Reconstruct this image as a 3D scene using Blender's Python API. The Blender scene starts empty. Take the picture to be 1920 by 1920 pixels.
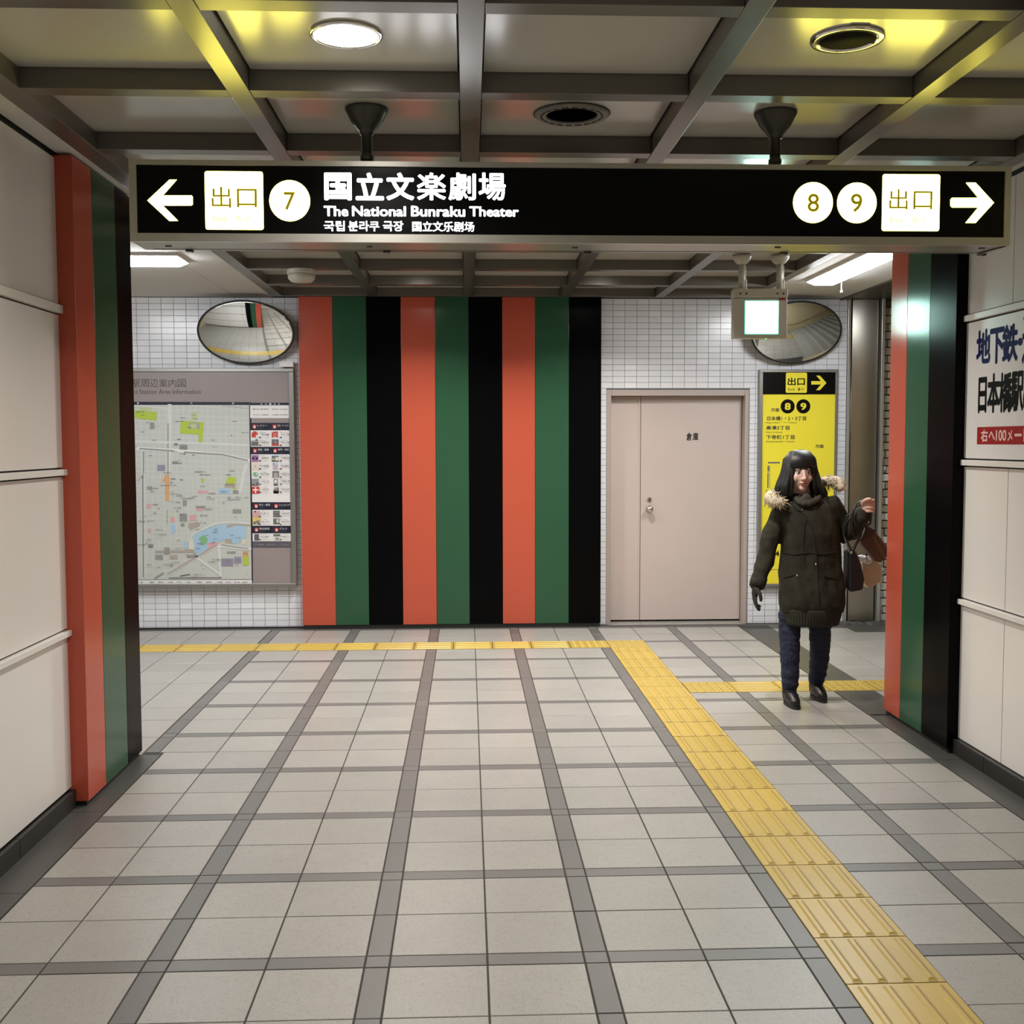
import bpy, math, random
import numpy as np
from mathutils import Vector, Matrix
random.seed(7)
SC = bpy.context.scene
COL = SC.collection
# ------------------------------------------------------------------ camera
FP, PITCH, YAW, ROLL, CH, CX = 2073.377, 0.063016, 0.04019, -0.002219, 1.583168, -1.097478
_cy, _sy, _cp, _sp = math.cos(YAW), math.sin(YAW), math.cos(PITCH), math.sin(PITCH)
CF = Vector((_sy*_cp, _cy*_cp, -_sp)); _R0 = Vector((_cy, -_sy, 0)); _U0 = _R0.cross(CF)
CR = math.cos(ROLL)*_R0 + math.sin(ROLL)*_U0; CU = -math.sin(ROLL)*_R0 + math.cos(ROLL)*_U0
cam = bpy.data.cameras.new('camera'); camo = bpy.data.objects.new('camera', cam); COL.objects.link(camo)
cam.sensor_width = 36; cam.lens = FP/1920*36; cam.clip_start = 0.05; cam.clip_end = 60
m = Matrix.Identity(4)
for i in range(3):
    m[i][0] = CR[i]; m[i][1] = CU[i]; m[i][2] = -CF[i]
m[0][3], m[1][3], m[2][3] = CX, 0, CH
camo.matrix_world = m
SC.camera = camo
def ray(u, v): return CR*((u-960)/FP) + CU*((960-v)/FP) + CF
def PY(u, v, Y):            # measured photo position -> point on the wall plane y = Y
    d = ray(u, v); k = Y/d[1]; return Vector((CX+k*d[0], Y, CH+k*d[2]))
def PZ(u, v, Z):            # photo position -> point on the level plane z = Z
    d = ray(u, v); k = (Z-CH)/d[2]; return Vector((CX+k*d[0], k*d[1], Z))
def PX(u, v, X):
    d = ray(u, v); k = (X-CX)/d[0]; return Vector((X, k*d[1], CH+k*d[2]))
# ------------------------------------------------------------------ world, exposure
w = bpy.data.worlds.new('world'); SC.world = w; w.use_nodes = True
w.node_tree.nodes['Background'].inputs[0].default_value = (0.6, 0.6, 0.62, 1)
w.node_tree.nodes['Background'].inputs[1].default_value = 0.05
SC.view_settings.view_transform = 'Standard'; SC.view_settings.look = 'None'
SC.view_settings.exposure = 0.0; SC.view_settings.gamma = 1.0; SC.view_settings.use_curve_mapping = False
try:
    SC.cycles.use_denoising = True; SC.cycles.max_bounces = 10; SC.cycles.diffuse_bounces = 6
    SC.cycles.glossy_bounces = 5; SC.cycles.sample_clamp_indirect = 6.0; SC.cycles.caustics_reflective = False
except Exception: pass
DOWN_W = 22.0      # each ceiling downlight
TUBE_E = 56.0      # fluorescent diffusers of the cross passage
WARM = (1.0, 0.945, 0.87); COOL = (0.95, 0.98, 1.0)
# ------------------------------------------------------------------ materials
M = {}
def lin(c):
    c = c/255.0
    return c/12.92 if c <= 0.04045 else ((c+0.055)/1.055)**2.4
def S(r, g, b): return (lin(r), lin(g), lin(b))
def mat(name, col, rough=0.6, metal=0.0, vary=0.0, rnd=0.0, scale=30.0, bump=0.0, spec=0.5, coat=0.0, emit=None, es=0.0, speck=None, dirt=0.0):
    m = bpy.data.materials.new(name); m.use_nodes = True; nt = m.node_tree; N = nt.nodes; L = nt.links
    b = N['Principled BSDF']
    b.inputs['Roughness'].default_value = rough; b.inputs['Metallic'].default_value = metal
    b.inputs['Specular IOR Level'].default_value = spec; b.inputs['Coat Weight'].default_value = coat
    b.inputs['Coat Roughness'].default_value = 0.12
    b.inputs['Base Color'].default_value = (*col, 1)
    if emit:
        b.inputs['Emission Color'].default_value = (*emit, 1); b.inputs['Emission Strength'].default_value = es
    geo = N.new('ShaderNodeNewGeometry')
    cur = None
    def base():
        n = N.new('ShaderNodeRGB'); n.outputs[0].default_value = (*col, 1); return n.outputs[0]
    def mixmul(c, fac_socket, lo, hi):
        mr = N.new('ShaderNodeMapRange'); mr.inputs[3].default_value = lo; mr.inputs[4].default_value = hi
        L.new(fac_socket, mr.inputs[0])
        v = N.new('ShaderNodeVectorMath'); v.operation = 'SCALE'
        L.new(c, v.inputs[0]); L.new(mr.outputs[0], v.inputs['Scale']); return v.outputs[0]
    if vary or rnd or speck or dirt: cur = base()
    if vary:
        n = N.new('ShaderNodeTexNoise'); n.inputs['Scale'].default_value = scale; n.inputs['Detail'].default_value = 5
        L.new(geo.outputs['Position'], n.inputs['Vector']); cur = mixmul(cur, n.outputs[0], 1-vary, 1+vary)
    if rnd:
        oi = N.new('ShaderNodeObjectInfo'); cur = mixmul(cur, oi.outputs['Random'], 1-rnd, 1+rnd)
    if dirt:
        n = N.new('ShaderNodeTexNoise'); n.inputs['Scale'].default_value = 1.7; n.inputs['Detail'].default_value = 6; n.inputs['Roughness'].default_value = 0.65
        L.new(geo.outputs['Position'], n.inputs['Vector'])
        cur = mixmul(cur, n.outputs[0], 1-dirt*1.6, 1+dirt)
    if speck:
        n = N.new('ShaderNodeTexVoronoi'); n.inputs['Scale'].default_value = speck[0]
        L.new(geo.outputs['Position'], n.inputs['Vector'])
        n2 = N.new('ShaderNodeTexNoise'); n2.inputs['Scale'].default_value = speck[0]*0.25; L.new(geo.outputs['Position'], n2.inputs['Vector'])
        mr = N.new('ShaderNodeMapRange'); mr.inputs[1].default_value = 0.0; mr.inputs[2].default_value = 0.42; mr.inputs[3].default_value = speck[1]; mr.inputs[4].default_value = 0
        L.new(n.outputs['Distance'], mr.inputs[0])
        mr2 = N.new('ShaderNodeMapRange'); mr2.inputs[1].default_value = 0.33; mr2.inputs[2].default_value = 0.56; L.new(n2.outputs[0], mr2.inputs[0])
        mu = N.new('ShaderNodeMath'); mu.operation = 'MULTIPLY'; L.new(mr.outputs[0], mu.inputs[0]); L.new(mr2.outputs[0], mu.inputs[1])
        mx = N.new('ShaderNodeMix'); mx.data_type = 'RGBA'; L.new(mu.outputs[0], mx.inputs[0]); L.new(cur, mx.inputs[6])
        mx.inputs[7].default_value = (*speck[2], 1); cur = mx.outputs[2]
    if cur is not None: L.new(cur, b.inputs['Base Color'])
    if bump:
        n = N.new('ShaderNodeTexNoise'); n.inputs['Scale'].default_value = scale*2; n.inputs['Detail'].default_value = 6
        L.new(geo.outputs['Position'], n.inputs['Vector'])
        bp = N.new('ShaderNodeBump'); bp.inputs['Strength'].default_value = bump; bp.inputs['Distance'].default_value = 0.01
        L.new(n.outputs[0], bp.inputs['Height']); L.new(bp.outputs[0], b.inputs['Normal'])
    M[name] = m; return m
mat('floor_tile', (0.305, 0.292, 0.274), 0.38, vary=0.05, rnd=0.05, scale=9, speck=(170, 0.9, (0.11, 0.10, 0.088)), dirt=0.10, bump=0.08)
mat('strip_tile', (0.130, 0.126, 0.121), 0.4, vary=0.08, rnd=0.07, scale=60, dirt=0.12)
mat('border_stone', (0.062, 0.061, 0.058), 0.42, vary=0.2, rnd=0.05, scale=14, dirt=0.25)
mat('grout_floor', (0.04, 0.036, 0.032), 0.9)
mat('tactile', (0.45, 0.315, 0.062), 0.35, vary=0.06, rnd=0.07, scale=12, dirt=0.10)
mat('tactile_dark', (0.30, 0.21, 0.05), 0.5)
mat('white_panel', (0.73, 0.705, 0.68), 0.24, vary=0.02, scale=2, coat=0.15)
mat('trim_white', (0.72, 0.70, 0.67), 0.35)
mat('joint_black', (0.015, 0.014, 0.013), 0.7)
mat('kerb_black', (0.014, 0.014, 0.013), 0.4, vary=0.1, scale=20)
mat('wall_tile', (0.74, 0.75, 0.79), 0.2, rnd=0.05, spec=0.5)
mat('grout_wall', (0.13, 0.13, 0.125), 0.9, vary=0.2, scale=8)
mat('paint_red', (0.45, 0.083, 0.048), 0.22, vary=0.04, scale=50, spec=0.3)
mat('paint_green', (0.024, 0.082, 0.042), 0.20, vary=0.05, scale=50, spec=0.3)
mat('paint_black', (0.0022, 0.0022, 0.0026), 0.24, vary=0.1, scale=50, spec=0.05)
mat('beam_metal', (0.135, 0.125, 0.108), 0.30, metal=0.35, vary=0.05, scale=6)
mat('ceiling_panel', (0.50, 0.485, 0.435), 0.20, vary=0.03, scale=5, spec=0.85)
mat('ceiling_plain', (0.56, 0.55, 0.52), 0.75, vary=0.04, scale=3)
mat('aluminium', (0.55, 0.54, 0.50), 0.33, metal=0.75)
mat('alu_dark', (0.30, 0.295, 0.28), 0.35, metal=0.7)
mat('sign_body', (0.30, 0.29, 0.255), 0.30, metal=0.3)
mat('sign_black', (0.0015, 0.0015, 0.0018), 0.25, spec=0.2)
mat('dark_paint', (0.055, 0.053, 0.048), 0.35, metal=0.3)
mat('bolt', (0.03, 0.025, 0.02), 0.6)
mat('glow_yellow', (0.8, 0.7, 0.2), 0.4, emit=(1.0, 0.88, 0.13), es=11.0)
mat('glow_white', (0.8, 0.8, 0.8), 0.4, emit=(0.97, 0.96, 1.0), es=5.0)
mat('glyph_olive', (0.10, 0.08, 0.01), 0.5, emit=(0.20, 0.15, 0.004), es=1.0)
mat('glyph_faint', (0.8, 0.7, 0.2), 0.5, emit=(1.0, 0.86, 0.10), es=1.0)
mat('lamp_white', (0.9, 0.9, 0.9), 0.4, emit=WARM, es=16.0)
mat('tube_white', (0.9, 0.9, 0.9), 0.4, emit=COOL, es=TUBE_E)
mat('chrome', (0.75, 0.74, 0.70), 0.12, metal=1.0)
mat('cavity_shade', (0.006, 0.006, 0.005), 0.8, spec=0.1)
mat('cone_grey', (0.22, 0.205, 0.17), 0.7, spec=0.2)
mat('grille_grey', (0.22, 0.21, 0.18), 0.45)
mat('mirror', (0.86, 0.88, 0.86), 0.03, metal=1.0)
mat('rubber', (0.012, 0.012, 0.012), 0.6)
mat('door_paint', (0.52, 0.435, 0.405), 0.42, vary=0.03, scale=4, dirt=0.04)
mat('door_frame', (0.40, 0.34, 0.315), 0.4)
mat('ink_black', (0.004, 0.003, 0.003), 0.6, spec=0.08)
mat('ink_brown', (0.05, 0.04, 0.035), 0.5)
mat('ink_blue', (0.010, 0.014, 0.085), 0.6, spec=0.08)
mat('ink_grey', (0.12, 0.12, 0.12), 0.5)
mat('label_red', (0.30, 0.012, 0.012), 0.5, spec=0.2)
mat('label_pink', (0.75, 0.50, 0.48), 0.5)
mat('paper', (0.72, 0.70, 0.70), 0.3)
mat('paper_map', (0.50, 0.52, 0.49), 0.3, vary=0.03, scale=8)
mat('mauve', (0.28, 0.235, 0.235), 0.3, vary=0.05, scale=3)
mat('navy', (0.012, 0.014, 0.032), 0.3)
mat('slate', (0.10, 0.095, 0.12), 0.3)
mat('map_white', (0.60, 0.615, 0.60), 0.3)
mat('map_grey', (0.27, 0.27, 0.27), 0.3)
mat('map_dkgrey', (0.14, 0.14, 0.14), 0.3)
mat('map_lime', (0.40, 0.52, 0.06), 0.3)
mat('map_lime2', (0.47, 0.53, 0.28), 0.3)
mat('map_blue', (0.34, 0.50, 0.64), 0.3)
mat('map_green', (0.20, 0.43, 0.22), 0.3)
mat('map_pink', (0.60, 0.34, 0.36), 0.3)
mat('map_orange', (0.60, 0.34, 0.17), 0.3)
mat('map_cream', (0.62, 0.60, 0.50), 0.3)
mat('map_tan', (0.38, 0.33, 0.29), 0.3)
mat('map_violet', (0.27, 0.25, 0.33), 0.3)
mat('pic_red', (0.5, 0.05, 0.04), 0.4); mat('pic_purple', (0.33, 0.12, 0.30), 0.4); mat('pic_yellow', (0.62, 0.48, 0.18), 0.4)
mat('sign_yellow', (0.84, 0.72, 0.045), 0.3)
mat('steel_brushed', (0.40, 0.375, 0.33), 0.30, metal=1.0, vary=0.04, scale=3)
_st = M['steel_brushed'].node_tree; _tn = _st.nodes.new('ShaderNodeTangent'); _tn.direction_type = 'RADIAL'; _tn.axis = 'Z'
_sb = _st.nodes['Principled BSDF']; _st.links.new(_tn.outputs[0], _sb.inputs['Tangent']); _sb.inputs['Anisotropic'].default_value = 0.9; _sb.inputs['Roughness'].default_value = 0.32
mat('brick', (0.30, 0.26, 0.19), 0.7, rnd=0.16, vary=0.15, scale=25, bump=0.3)
mat('plaster_bloom', (0.58, 0.57, 0.54), 0.8, vary=0.2, scale=20, bump=0.4)
mat('mortar', (0.07, 0.06, 0.045), 0.9, vary=0.3, scale=30)
mat('cream_box', (0.46, 0.44, 0.37), 0.42)
mat('glow_green', (0.5, 0.9, 0.8), 0.4, emit=(0.62, 1.0, 0.90), es=24.0)
mat('glow_green_edge', (0.2, 0.7, 0.5), 0.4, emit=(0.10, 0.75, 0.55), es=1.1)
mat('led_green', (0.1, 0.6, 0.1), 0.4, emit=(0.1, 1.0, 0.1), es=2.0)
mat('stair_stone', (0.33, 0.32, 0.30), 0.6, vary=0.1, scale=20)
mat('wall_beige', (0.55, 0.47, 0.30), 0.4)
mat('hair', (0.005, 0.0045, 0.005), 0.45, vary=0.3, scale=60)
mat('skin', (0.60, 0.40, 0.33), 0.5, vary=0.03, scale=30)
mat('coat', (0.027, 0.025, 0.017), 0.85, vary=0.25, scale=14, bump=0.3, spec=0.2)
mat('coat_rib', (0.022, 0.021, 0.014), 0.9, vary=0.2, scale=40)
mat('coat_seam', (0.012, 0.011, 0.008), 0.9)
mat('jeans', (0.008, 0.012, 0.035), 0.8, vary=0.3, scale=40, bump=0.2)
mat('boot', (0.008, 0.008, 0.008), 0.4)
mat('fur', (0.50, 0.42, 0.31), 0.95, vary=0.35, scale=40)
mat('glove', (0.012, 0.008, 0.007), 0.8)
mat('scarf', (0.045, 0.038, 0.030), 0.95, vary=0.3, scale=40)
mat('bag_black', (0.007, 0.008, 0.012), 0.45)
mat('bag_brown', (0.075, 0.026, 0.014), 0.55); mat('bag_brown_dark', (0.022, 0.008, 0.006), 0.55)
mat('bag_beige', (0.50, 0.36, 0.27), 0.6, vary=0.06, scale=14); mat('bag_white', (0.7, 0.7, 0.7), 0.5)
mat('lips', (0.38, 0.13, 0.12), 0.4); mat('eye_white', (0.75, 0.73, 0.72), 0.3); mat('eye_dark', (0.01, 0.008, 0.007), 0.2)
# ------------------------------------------------------------------ mesh helpers
class MB:
    def __init__(s): s.v = []; s.f = []; s.mi = []
    def add(s, vs, fs, mi=0):
        o = len(s.v); s.v += [tuple(v) for v in vs]; s.f += [tuple(o+i for i in f) for f in fs]; s.mi += [mi]*len(fs); return s
    def box(s, x0, x1, y0, y1, z0, z1, mi=0):
        return s.add([(x0,y0,z0),(x1,y0,z0),(x1,y1,z0),(x0,y1,z0),(x0,y0,z1),(x1,y0,z1),(x1,y1,z1),(x0,y1,z1)],
              [(0,3,2,1),(4,5,6,7),(0,1,5,4),(1,2,6,5),(2,3,7,6),(3,0,4,7)], mi)
    def prism(s, pts, off, mi=0):       # closed polygon (3d) swept by off
        n = len(pts); a = [Vector(p) for p in pts]; b = [p+Vector(off) for p in a]
        return s.add(a+b, [tuple(range(n-1,-1,-1)), tuple(range(n,2*n))]+[(i,(i+1)%n,n+(i+1)%n,n+i) for i in range(n)], mi)
    def lathe(s, prof, c=(0,0,0), n=32, axis='z', mi=0, sx=1.0, sy=1.0):
        vs = []; fs = []
        for r, h in prof:
            for k in range(n):
                t = 2*math.pi*k/n; a, b = r*math.cos(t)*sx, r*math.sin(t)*sy
                if axis == 'z': vs.append((c[0]+a, c[1]+b, c[2]+h))
                elif axis == 'y': vs.append((c[0]+a, c[1]+h, c[2]+b))
                else: vs.append((c[0]+h, c[1]+a, c[2]+b))
        for j in range(len(prof)-1):
            for k in range(n): fs.append((j*n+k, j*n+(k+1)%n, (j+1)*n+(k+1)%n, (j+1)*n+k))
        if prof[0][0] > 1e-6: fs.append(tuple(range(n)))
        if prof[-1][0] > 1e-6: fs.append(tuple((len(prof)-1)*n+k for k in range(n)))
        return s.add(vs, fs, mi)
    def tube(s, pts, r, n=10, mi=0, caps=True):
        pts = [Vector(p) for p in pts]; vs = []; fs = []
        rs = r if isinstance(r, (list, tuple)) else [r]*len(pts)
        up = None
        for i, p in enumerate(pts):
            d = (pts[min(i+1, len(pts)-1)]-pts[max(i-1, 0)]).normalized()
            if up is None:
                up = Vector((0,0,1)) if abs(d.z) < 0.9 else Vector((0,1,0))
            a = d.cross(up).normalized(); up = a.cross(d).normalized()
            for k in range(n):
                t = 2*math.pi*k/n; vs.append(p+(a*math.cos(t)+up*math.sin(t))*rs[i])
        for i in range(len(pts)-1):
            for k in range(n): fs.append((i*n+k, i*n+(k+1)%n, (i+1)*n+(k+1)%n, (i+1)*n+k))
        if caps: fs.append(tuple(range(n-1,-1,-1))); fs.append(tuple((len(pts)-1)*n+k for k in range(n)))
        return s.add(vs, fs, mi)
    def mesh(s, name, mats, smooth=False):
        me = bpy.data.meshes.new(name); me.from_pydata(s.v, [], s.f)
        for m_ in (mats if isinstance(mats, (list, tuple)) else [mats]): me.materials.append(M[m_])
        if any(s.mi): me.polygons.foreach_set('material_index', s.mi)
        me.update()
        import bmesh
        b = bmesh.new(); b.from_mesh(me); bmesh.ops.recalc_face_normals(b, faces=b.faces); b.to_mesh(me); b.free()
        if smooth:
            for p in me.polygons: p.use_smooth = True
        return me
def link(name, me, parent=None, loc=None, bevel=0.0, smooth_angle=None):
    o = bpy.data.objects.new(name, me); COL.objects.link(o)
    if parent: o.parent = parent
    if loc is not None: o.location = loc
    if bevel:
        b = o.modifiers.new('bevel', 'BEVEL'); b.width = bevel; b.segments = 2; b.limit_method = 'ANGLE'; b.angle_limit = 0.6
    return o
def obj(name, mb, mats, parent=None, bevel=0.0, smooth=False, label=None):
    o = link(name, mb.mesh(name, mats, smooth), parent, bevel=bevel)
    wl_, q_ = Vector((0, 0, 0)), parent                   # geometry is given in world metres
    while q_: wl_ += Vector(q_.location); q_ = q_.parent
    o.location = -wl_
    if label: o['label'] = label
    return o
def struct(name, mb=None, mats=None, **k):
    if mb is None:
        o = bpy.data.objects.new(name, None); COL.objects.link(o)
    else: o = obj(name, mb, mats, **k)
    o['kind'] = 'structure'; return o
def thing(name, label, cat, loc=(0,0,0), group=None):
    o = bpy.data.objects.new(name, None); COL.objects.link(o); o.location = loc; o.empty_display_size = 0.1
    o['label'] = label; o['category'] = cat
    if group: o['group'] = group
    return o
def tag(o, label, cat, group=None):
    o['label'] = label; o['category'] = cat
    if group: o['group'] = group
    return o
_tc = {}
def text_geo(body, bold):
    key = (body, bold)
    if key in _tc: return _tc[key]
    c = bpy.data.curves.new('t', 'FONT'); c.body = body; c.offset = bold; c.resolution_u = 3
    o = bpy.data.objects.new('t', c); COL.objects.link(o)
    dg = bpy.context.evaluated_depsgraph_get(); dg.update()
    me = bpy.data.meshes.new_from_object(o.evaluated_get(dg))
    v = [tuple(x.co) for x in me.vertices]; f = [tuple(p.vertices) for p in me.polygons]
    bpy.data.objects.remove(o); bpy.data.curves.remove(c); bpy.data.meshes.remove(me)
    _tc[key] = (v, f); return v, f
def put_text(mb, body, TL, TR, BL, bold=0.0, mi=0, lift=(0,0,0)):
    """lettering whose bounding box fills the parallelogram TL-TR-BL"""
    v, f = text_geo(body, 0.0)
    if not v: return
    if bold > 0:                       # heavier strokes: the same outline laid down again around itself
        for i in range(8):
            a_ = i*math.pi/4; dx, dy = math.cos(a_)*bold, math.sin(a_)*bold
            _lay(mb, v, f, TL, TR, BL, mi, lift, dx, dy, bold, i*0.00007)
    _lay(mb, v, f, TL, TR, BL, mi, lift, 0, 0, max(bold, 0), 0.0006 if bold > 0 else 0)
def _lay(mb, v, f, TL, TR, BL, mi, lift, dx, dy, pad, up):
    xs = [p[0] for p in v]; ys = [p[1] for p in v]; x0, x1, y0, y1 = min(xs)-pad, max(xs)+pad, min(ys)-pad, max(ys)+pad
    TL, TR, BL = Vector(TL), Vector(TR), Vector(BL); L_ = Vector(lift)+(BL-TL).cross(TR-TL).normalized()*up
    mb.add([TL+(TR-TL)*((p[0]+dx-x0)/(x1-x0))+(BL-TL)*((y1-p[1]-dy)/(y1-y0))+L_ for p in v], f, mi)
def textY(mb, body, u0, v0, u1, v1, Y, bold=0.0, mi=0, lift=0.0, Yp=None):
    Yp = Yp or Y
    A, B, C_ = PY(u0, v0, Yp), PY(u1, v0, Yp), PY(u0, v1, Yp)
    B.z = A.z; C_.x = A.x
    put_text(mb, body, A, B, C_, bold, mi, (0, -lift, 0))
# ------------------------------------------------------------------ FLOOR
T, SW = 0.2978, 0.0750
P_ = 2*T+SW
JT = 0.0055
XW0, XW1 = -6.4, 3.05          # extent of the cross passage
YN, YL, YRr = -3.9, 5.612, 6.29      # camera end, left corner, right corner
YB = 9.36
fl = MB(); fl.box(XW0-0.1, XW1+0.1, YN-0.1, 9.8, -0.12, -0.004)
floor = struct('floor', fl, 'grout_floor')
_tm = {}
nt_, ns_ = 0, 0
extra_t, extra_s = MB(), MB()
cells = []
def rect(x0, x1, y0, y1, kind):
    cells.append((x0, x1, y0, y1, kind))
TACT_V = [(0.0, 0.3)]
def walk_zone(x0, x1, y0, y1):      # cut a tile rect against what is laid over it; keep as a list of rects
    rs = [(x0, x1, y0, y1)]
    for hx0, hx1, hy0, hy1 in HOLES:
        out = []
        for a, b, c, d in rs:
            if hx1 <= a+1e-4 or hx0 >= b-1e-4 or hy1 <= c+1e-4 or hy0 >= d-1e-4: out.append((a, b, c, d)); continue
            if a < hx0: out.append((a, hx0, c, d))
            if hx1 < b: out.append((hx1, b, c, d))
            ma, mb_ = max(a, hx0), min(b, hx1)
            if c < hy0: out.append((ma, mb_, c, hy0))
            if hy1 < d: out.append((ma, mb_, hy1, d))
        rs = out
    return [r for r in rs if r[1]-r[0] > 0.012 and r[3]-r[2] > 0.012]
HOLES = [(0, 0.3, YN, 8.71),                          # tactile line along the passage
         (-6.4, 0.0, 8.41, 8.71),                     # tactile line to the left
         (0.3, 3.05, 6.855, 7.155)]                     # tactile line to the right
# grid lines
def xgrid(lo, hi):
    out = []                                      # (x0,x1,strip?)
    for k in range(-4, 3):
        s1 = -k*P_ if False else 0
    base = 0.0
    cols = []
    x = 0.0
    k = 0
    while x > lo:                                 # going left from the tactile line
        cols.append((x-SW, x, True)); x -= SW
        for _ in range(2): cols.append((x-T, x, False)); x -= T
    x = 0.3
    cols.append((0.0, 0.3, False)); cols.append((x, x+T, False)); x += T
    while x < hi:
        cols.append((x, x+SW, True)); x += SW
        for _ in range(2): cols.append((x, x+T, False)); x += T
    return cols
def ygrid():
    rows = []; y = 3.2626
    while y > YN: y -= P_
    while y < YB:
        rows.append((y, y+SW, True)); y += SW
        for _ in range(2): rows.append((y, y+T, False)); y += T
    return rows
rows = ygrid(); cols = xgrid(-2.70, 1.25)
XC0, XC1 = -2.763, 1.222
for x0, x1, sx_ in cols:
    for y0, y1, sy_ in rows:
        strip = sx_ or sy_
        # main passage and its continuation, inside the stone borders
        lo = -2.66 if y1 <= YL+0.05 else XC0
        a, b = max(x0, lo), min(x1, XC1); c, d = max(y0, YN), min(y1, YB)
        if b-a < 0.012 or d-c < 0.012: continue
        for r in walk_zone(a, b, c, d): rect(*r, 's' if strip else 't')
# plain tiling in the left and right arms of the cross passage
for side, lo, hi in (('l', XW0, XC0), ('r', 1.485, XW1)):
    x = hi if side == 'l' else lo
    while (x > lo) if side == 'l' else (x < hi):
        a, b = (x-T, x) if side == 'l' else (x, x+T)
        for y0, y1, sy_ in rows:
            c, d = max(y0, YL if side == 'l' else YRr), min(y1, YB)
            if sy_ and d > c:  # the strip rows are plain here: merge into following tile
                continue
            if not sy_: c = max(c if (y0-SW) < 0 else y0-(SW if rows[rows.index((y0, y1, sy_))-1][2] else 0), YL if side == 'l' else YRr)
            aa, bb = max(a, lo), min(b, hi)
            if bb-aa < 0.012 or d-c < 0.012: continue
            for r in walk_zone(aa, bb, c, d): rect(*r, 't')
        x += -T if side == 'l' else T
def in_view(x, y):
    d = Vector((x, y, 0))-Vector((CX, 0, CH)); z = d.dot(CF)
    if z < 0.5: return 0
    u = 960+FP*d.dot(CR)/z; v = 960-FP*d.dot(CU)/z
    if not (-40 < u < 1960 and 800 < v < 1990): return 0
    if x < -2.8 and y < 5.6: return 0
    return 1/z
for kind, name, mname in (('t', 'floor_tile', 'floor_tile'), ('s', 'strip_tile', 'strip_tile')):
    cc = [c for c in cells if c[4] == kind]
    cc.sort(key=lambda c: -in_view((c[0]+c[1])/2, (c[2]+c[3])/2))
    rest = MB()
    for i, (x0, x1, y0, y1, _) in enumerate(cc):
        hw, hd = (x1-x0-JT)/2, (y1-y0-JT)/2; cx, cyy = (x0+x1)/2, (y0+y1)/2
        if i < 298 and in_view(cx, cyy) > 0:
            key = (kind, round(hw, 4), round(hd, 4))
            if key not in _tm:
                mb = MB(); e = 0.0012
                mb.add([(-hw,-hd,-0.01),(hw,-hd,-0.01),(hw,hd,-0.01),(-hw,hd,-0.01),(-hw,-hd,-e),(hw,-hd,-e),(hw,hd,-e),(-hw,hd,-e),
                        (-hw+e,-hd+e,0),(hw-e,-hd+e,0),(hw-e,hd-e,0),(-hw+e,hd-e,0)],
                       [(0,1,5,4),(1,2,6,5),(2,3,7,6),(3,0,4,7),(4,5,9,8),(5,6,10,9),(6,7,11,10),(7,4,8,11),(8,9,10,11)])
                _tm[key] = mb.mesh(name, mname)
            link(name, _tm[key], floor, (cx, cyy, random.uniform(-0.0004, 0.0004)))
        else: rest.box(cx-hw, cx+hw, cyy-hd, cyy+hd, -0.01, 0)
    if rest.v:
        o = obj(name, rest, mname, floor); o['kind'] = 'stuff'
# dark stone borders
bd = [(-2.812, -2.663, YN, 5.60), (1.225, 1.36, YN, 6.25)]
def stone(x0, x1, y0, y1, L_=0.9):
    n = max(1, round((y1-y0)/L_)); s_ = (y1-y0)/n
    for i in range(n):
        mb = MB(); mb.box(x0, x1, y0+i*s_, y0+(i+1)*s_-0.003, -0.01, 0.0005); obj('border_stone', mb, 'border_stone', floor)
stone(-2.812, -2.663, YN, 5.60); stone(1.225, 1.36, YN, 6.25)
stone(1.225, 1.482, 6.25, 6.852, 0.6); stone(1.225, 1.482, 7.158, 9.2, 0.7)
mb = MB()
for x in np.arange(XW0, XW1, 0.6):
    mb.box(x, min(x+0.597, XW1), YB, 9.452, -0.01, 0.0006)
o = obj('wall_border_stone', mb, 'border_stone', floor); o['kind'] = 'stuff'
mb = MB(); mb.box(1.484, 3.05, 9.2, YB, -0.01, 0.001); mb.box(2.12, 3.05, 9.0, 9.2, -0.01, 0.001)
obj('worn_border_patch', mb, 'border_stone', floor)
mb = MB()
for i in range(4): mb.box(0.11+i*0.302, 0.11+i*0.302+0.298, 9.456, 9.556, -0.01, 0.001)
o = obj('sill_tile', mb, 'floor_tile', floor); o['kind'] = 'stuff'
mb = MB(); mb.box(1.235, 1.335, 6.225, 6.245, 0.0, 0.004); obj('threshold_slot', mb, 'rubber', floor)
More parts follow.
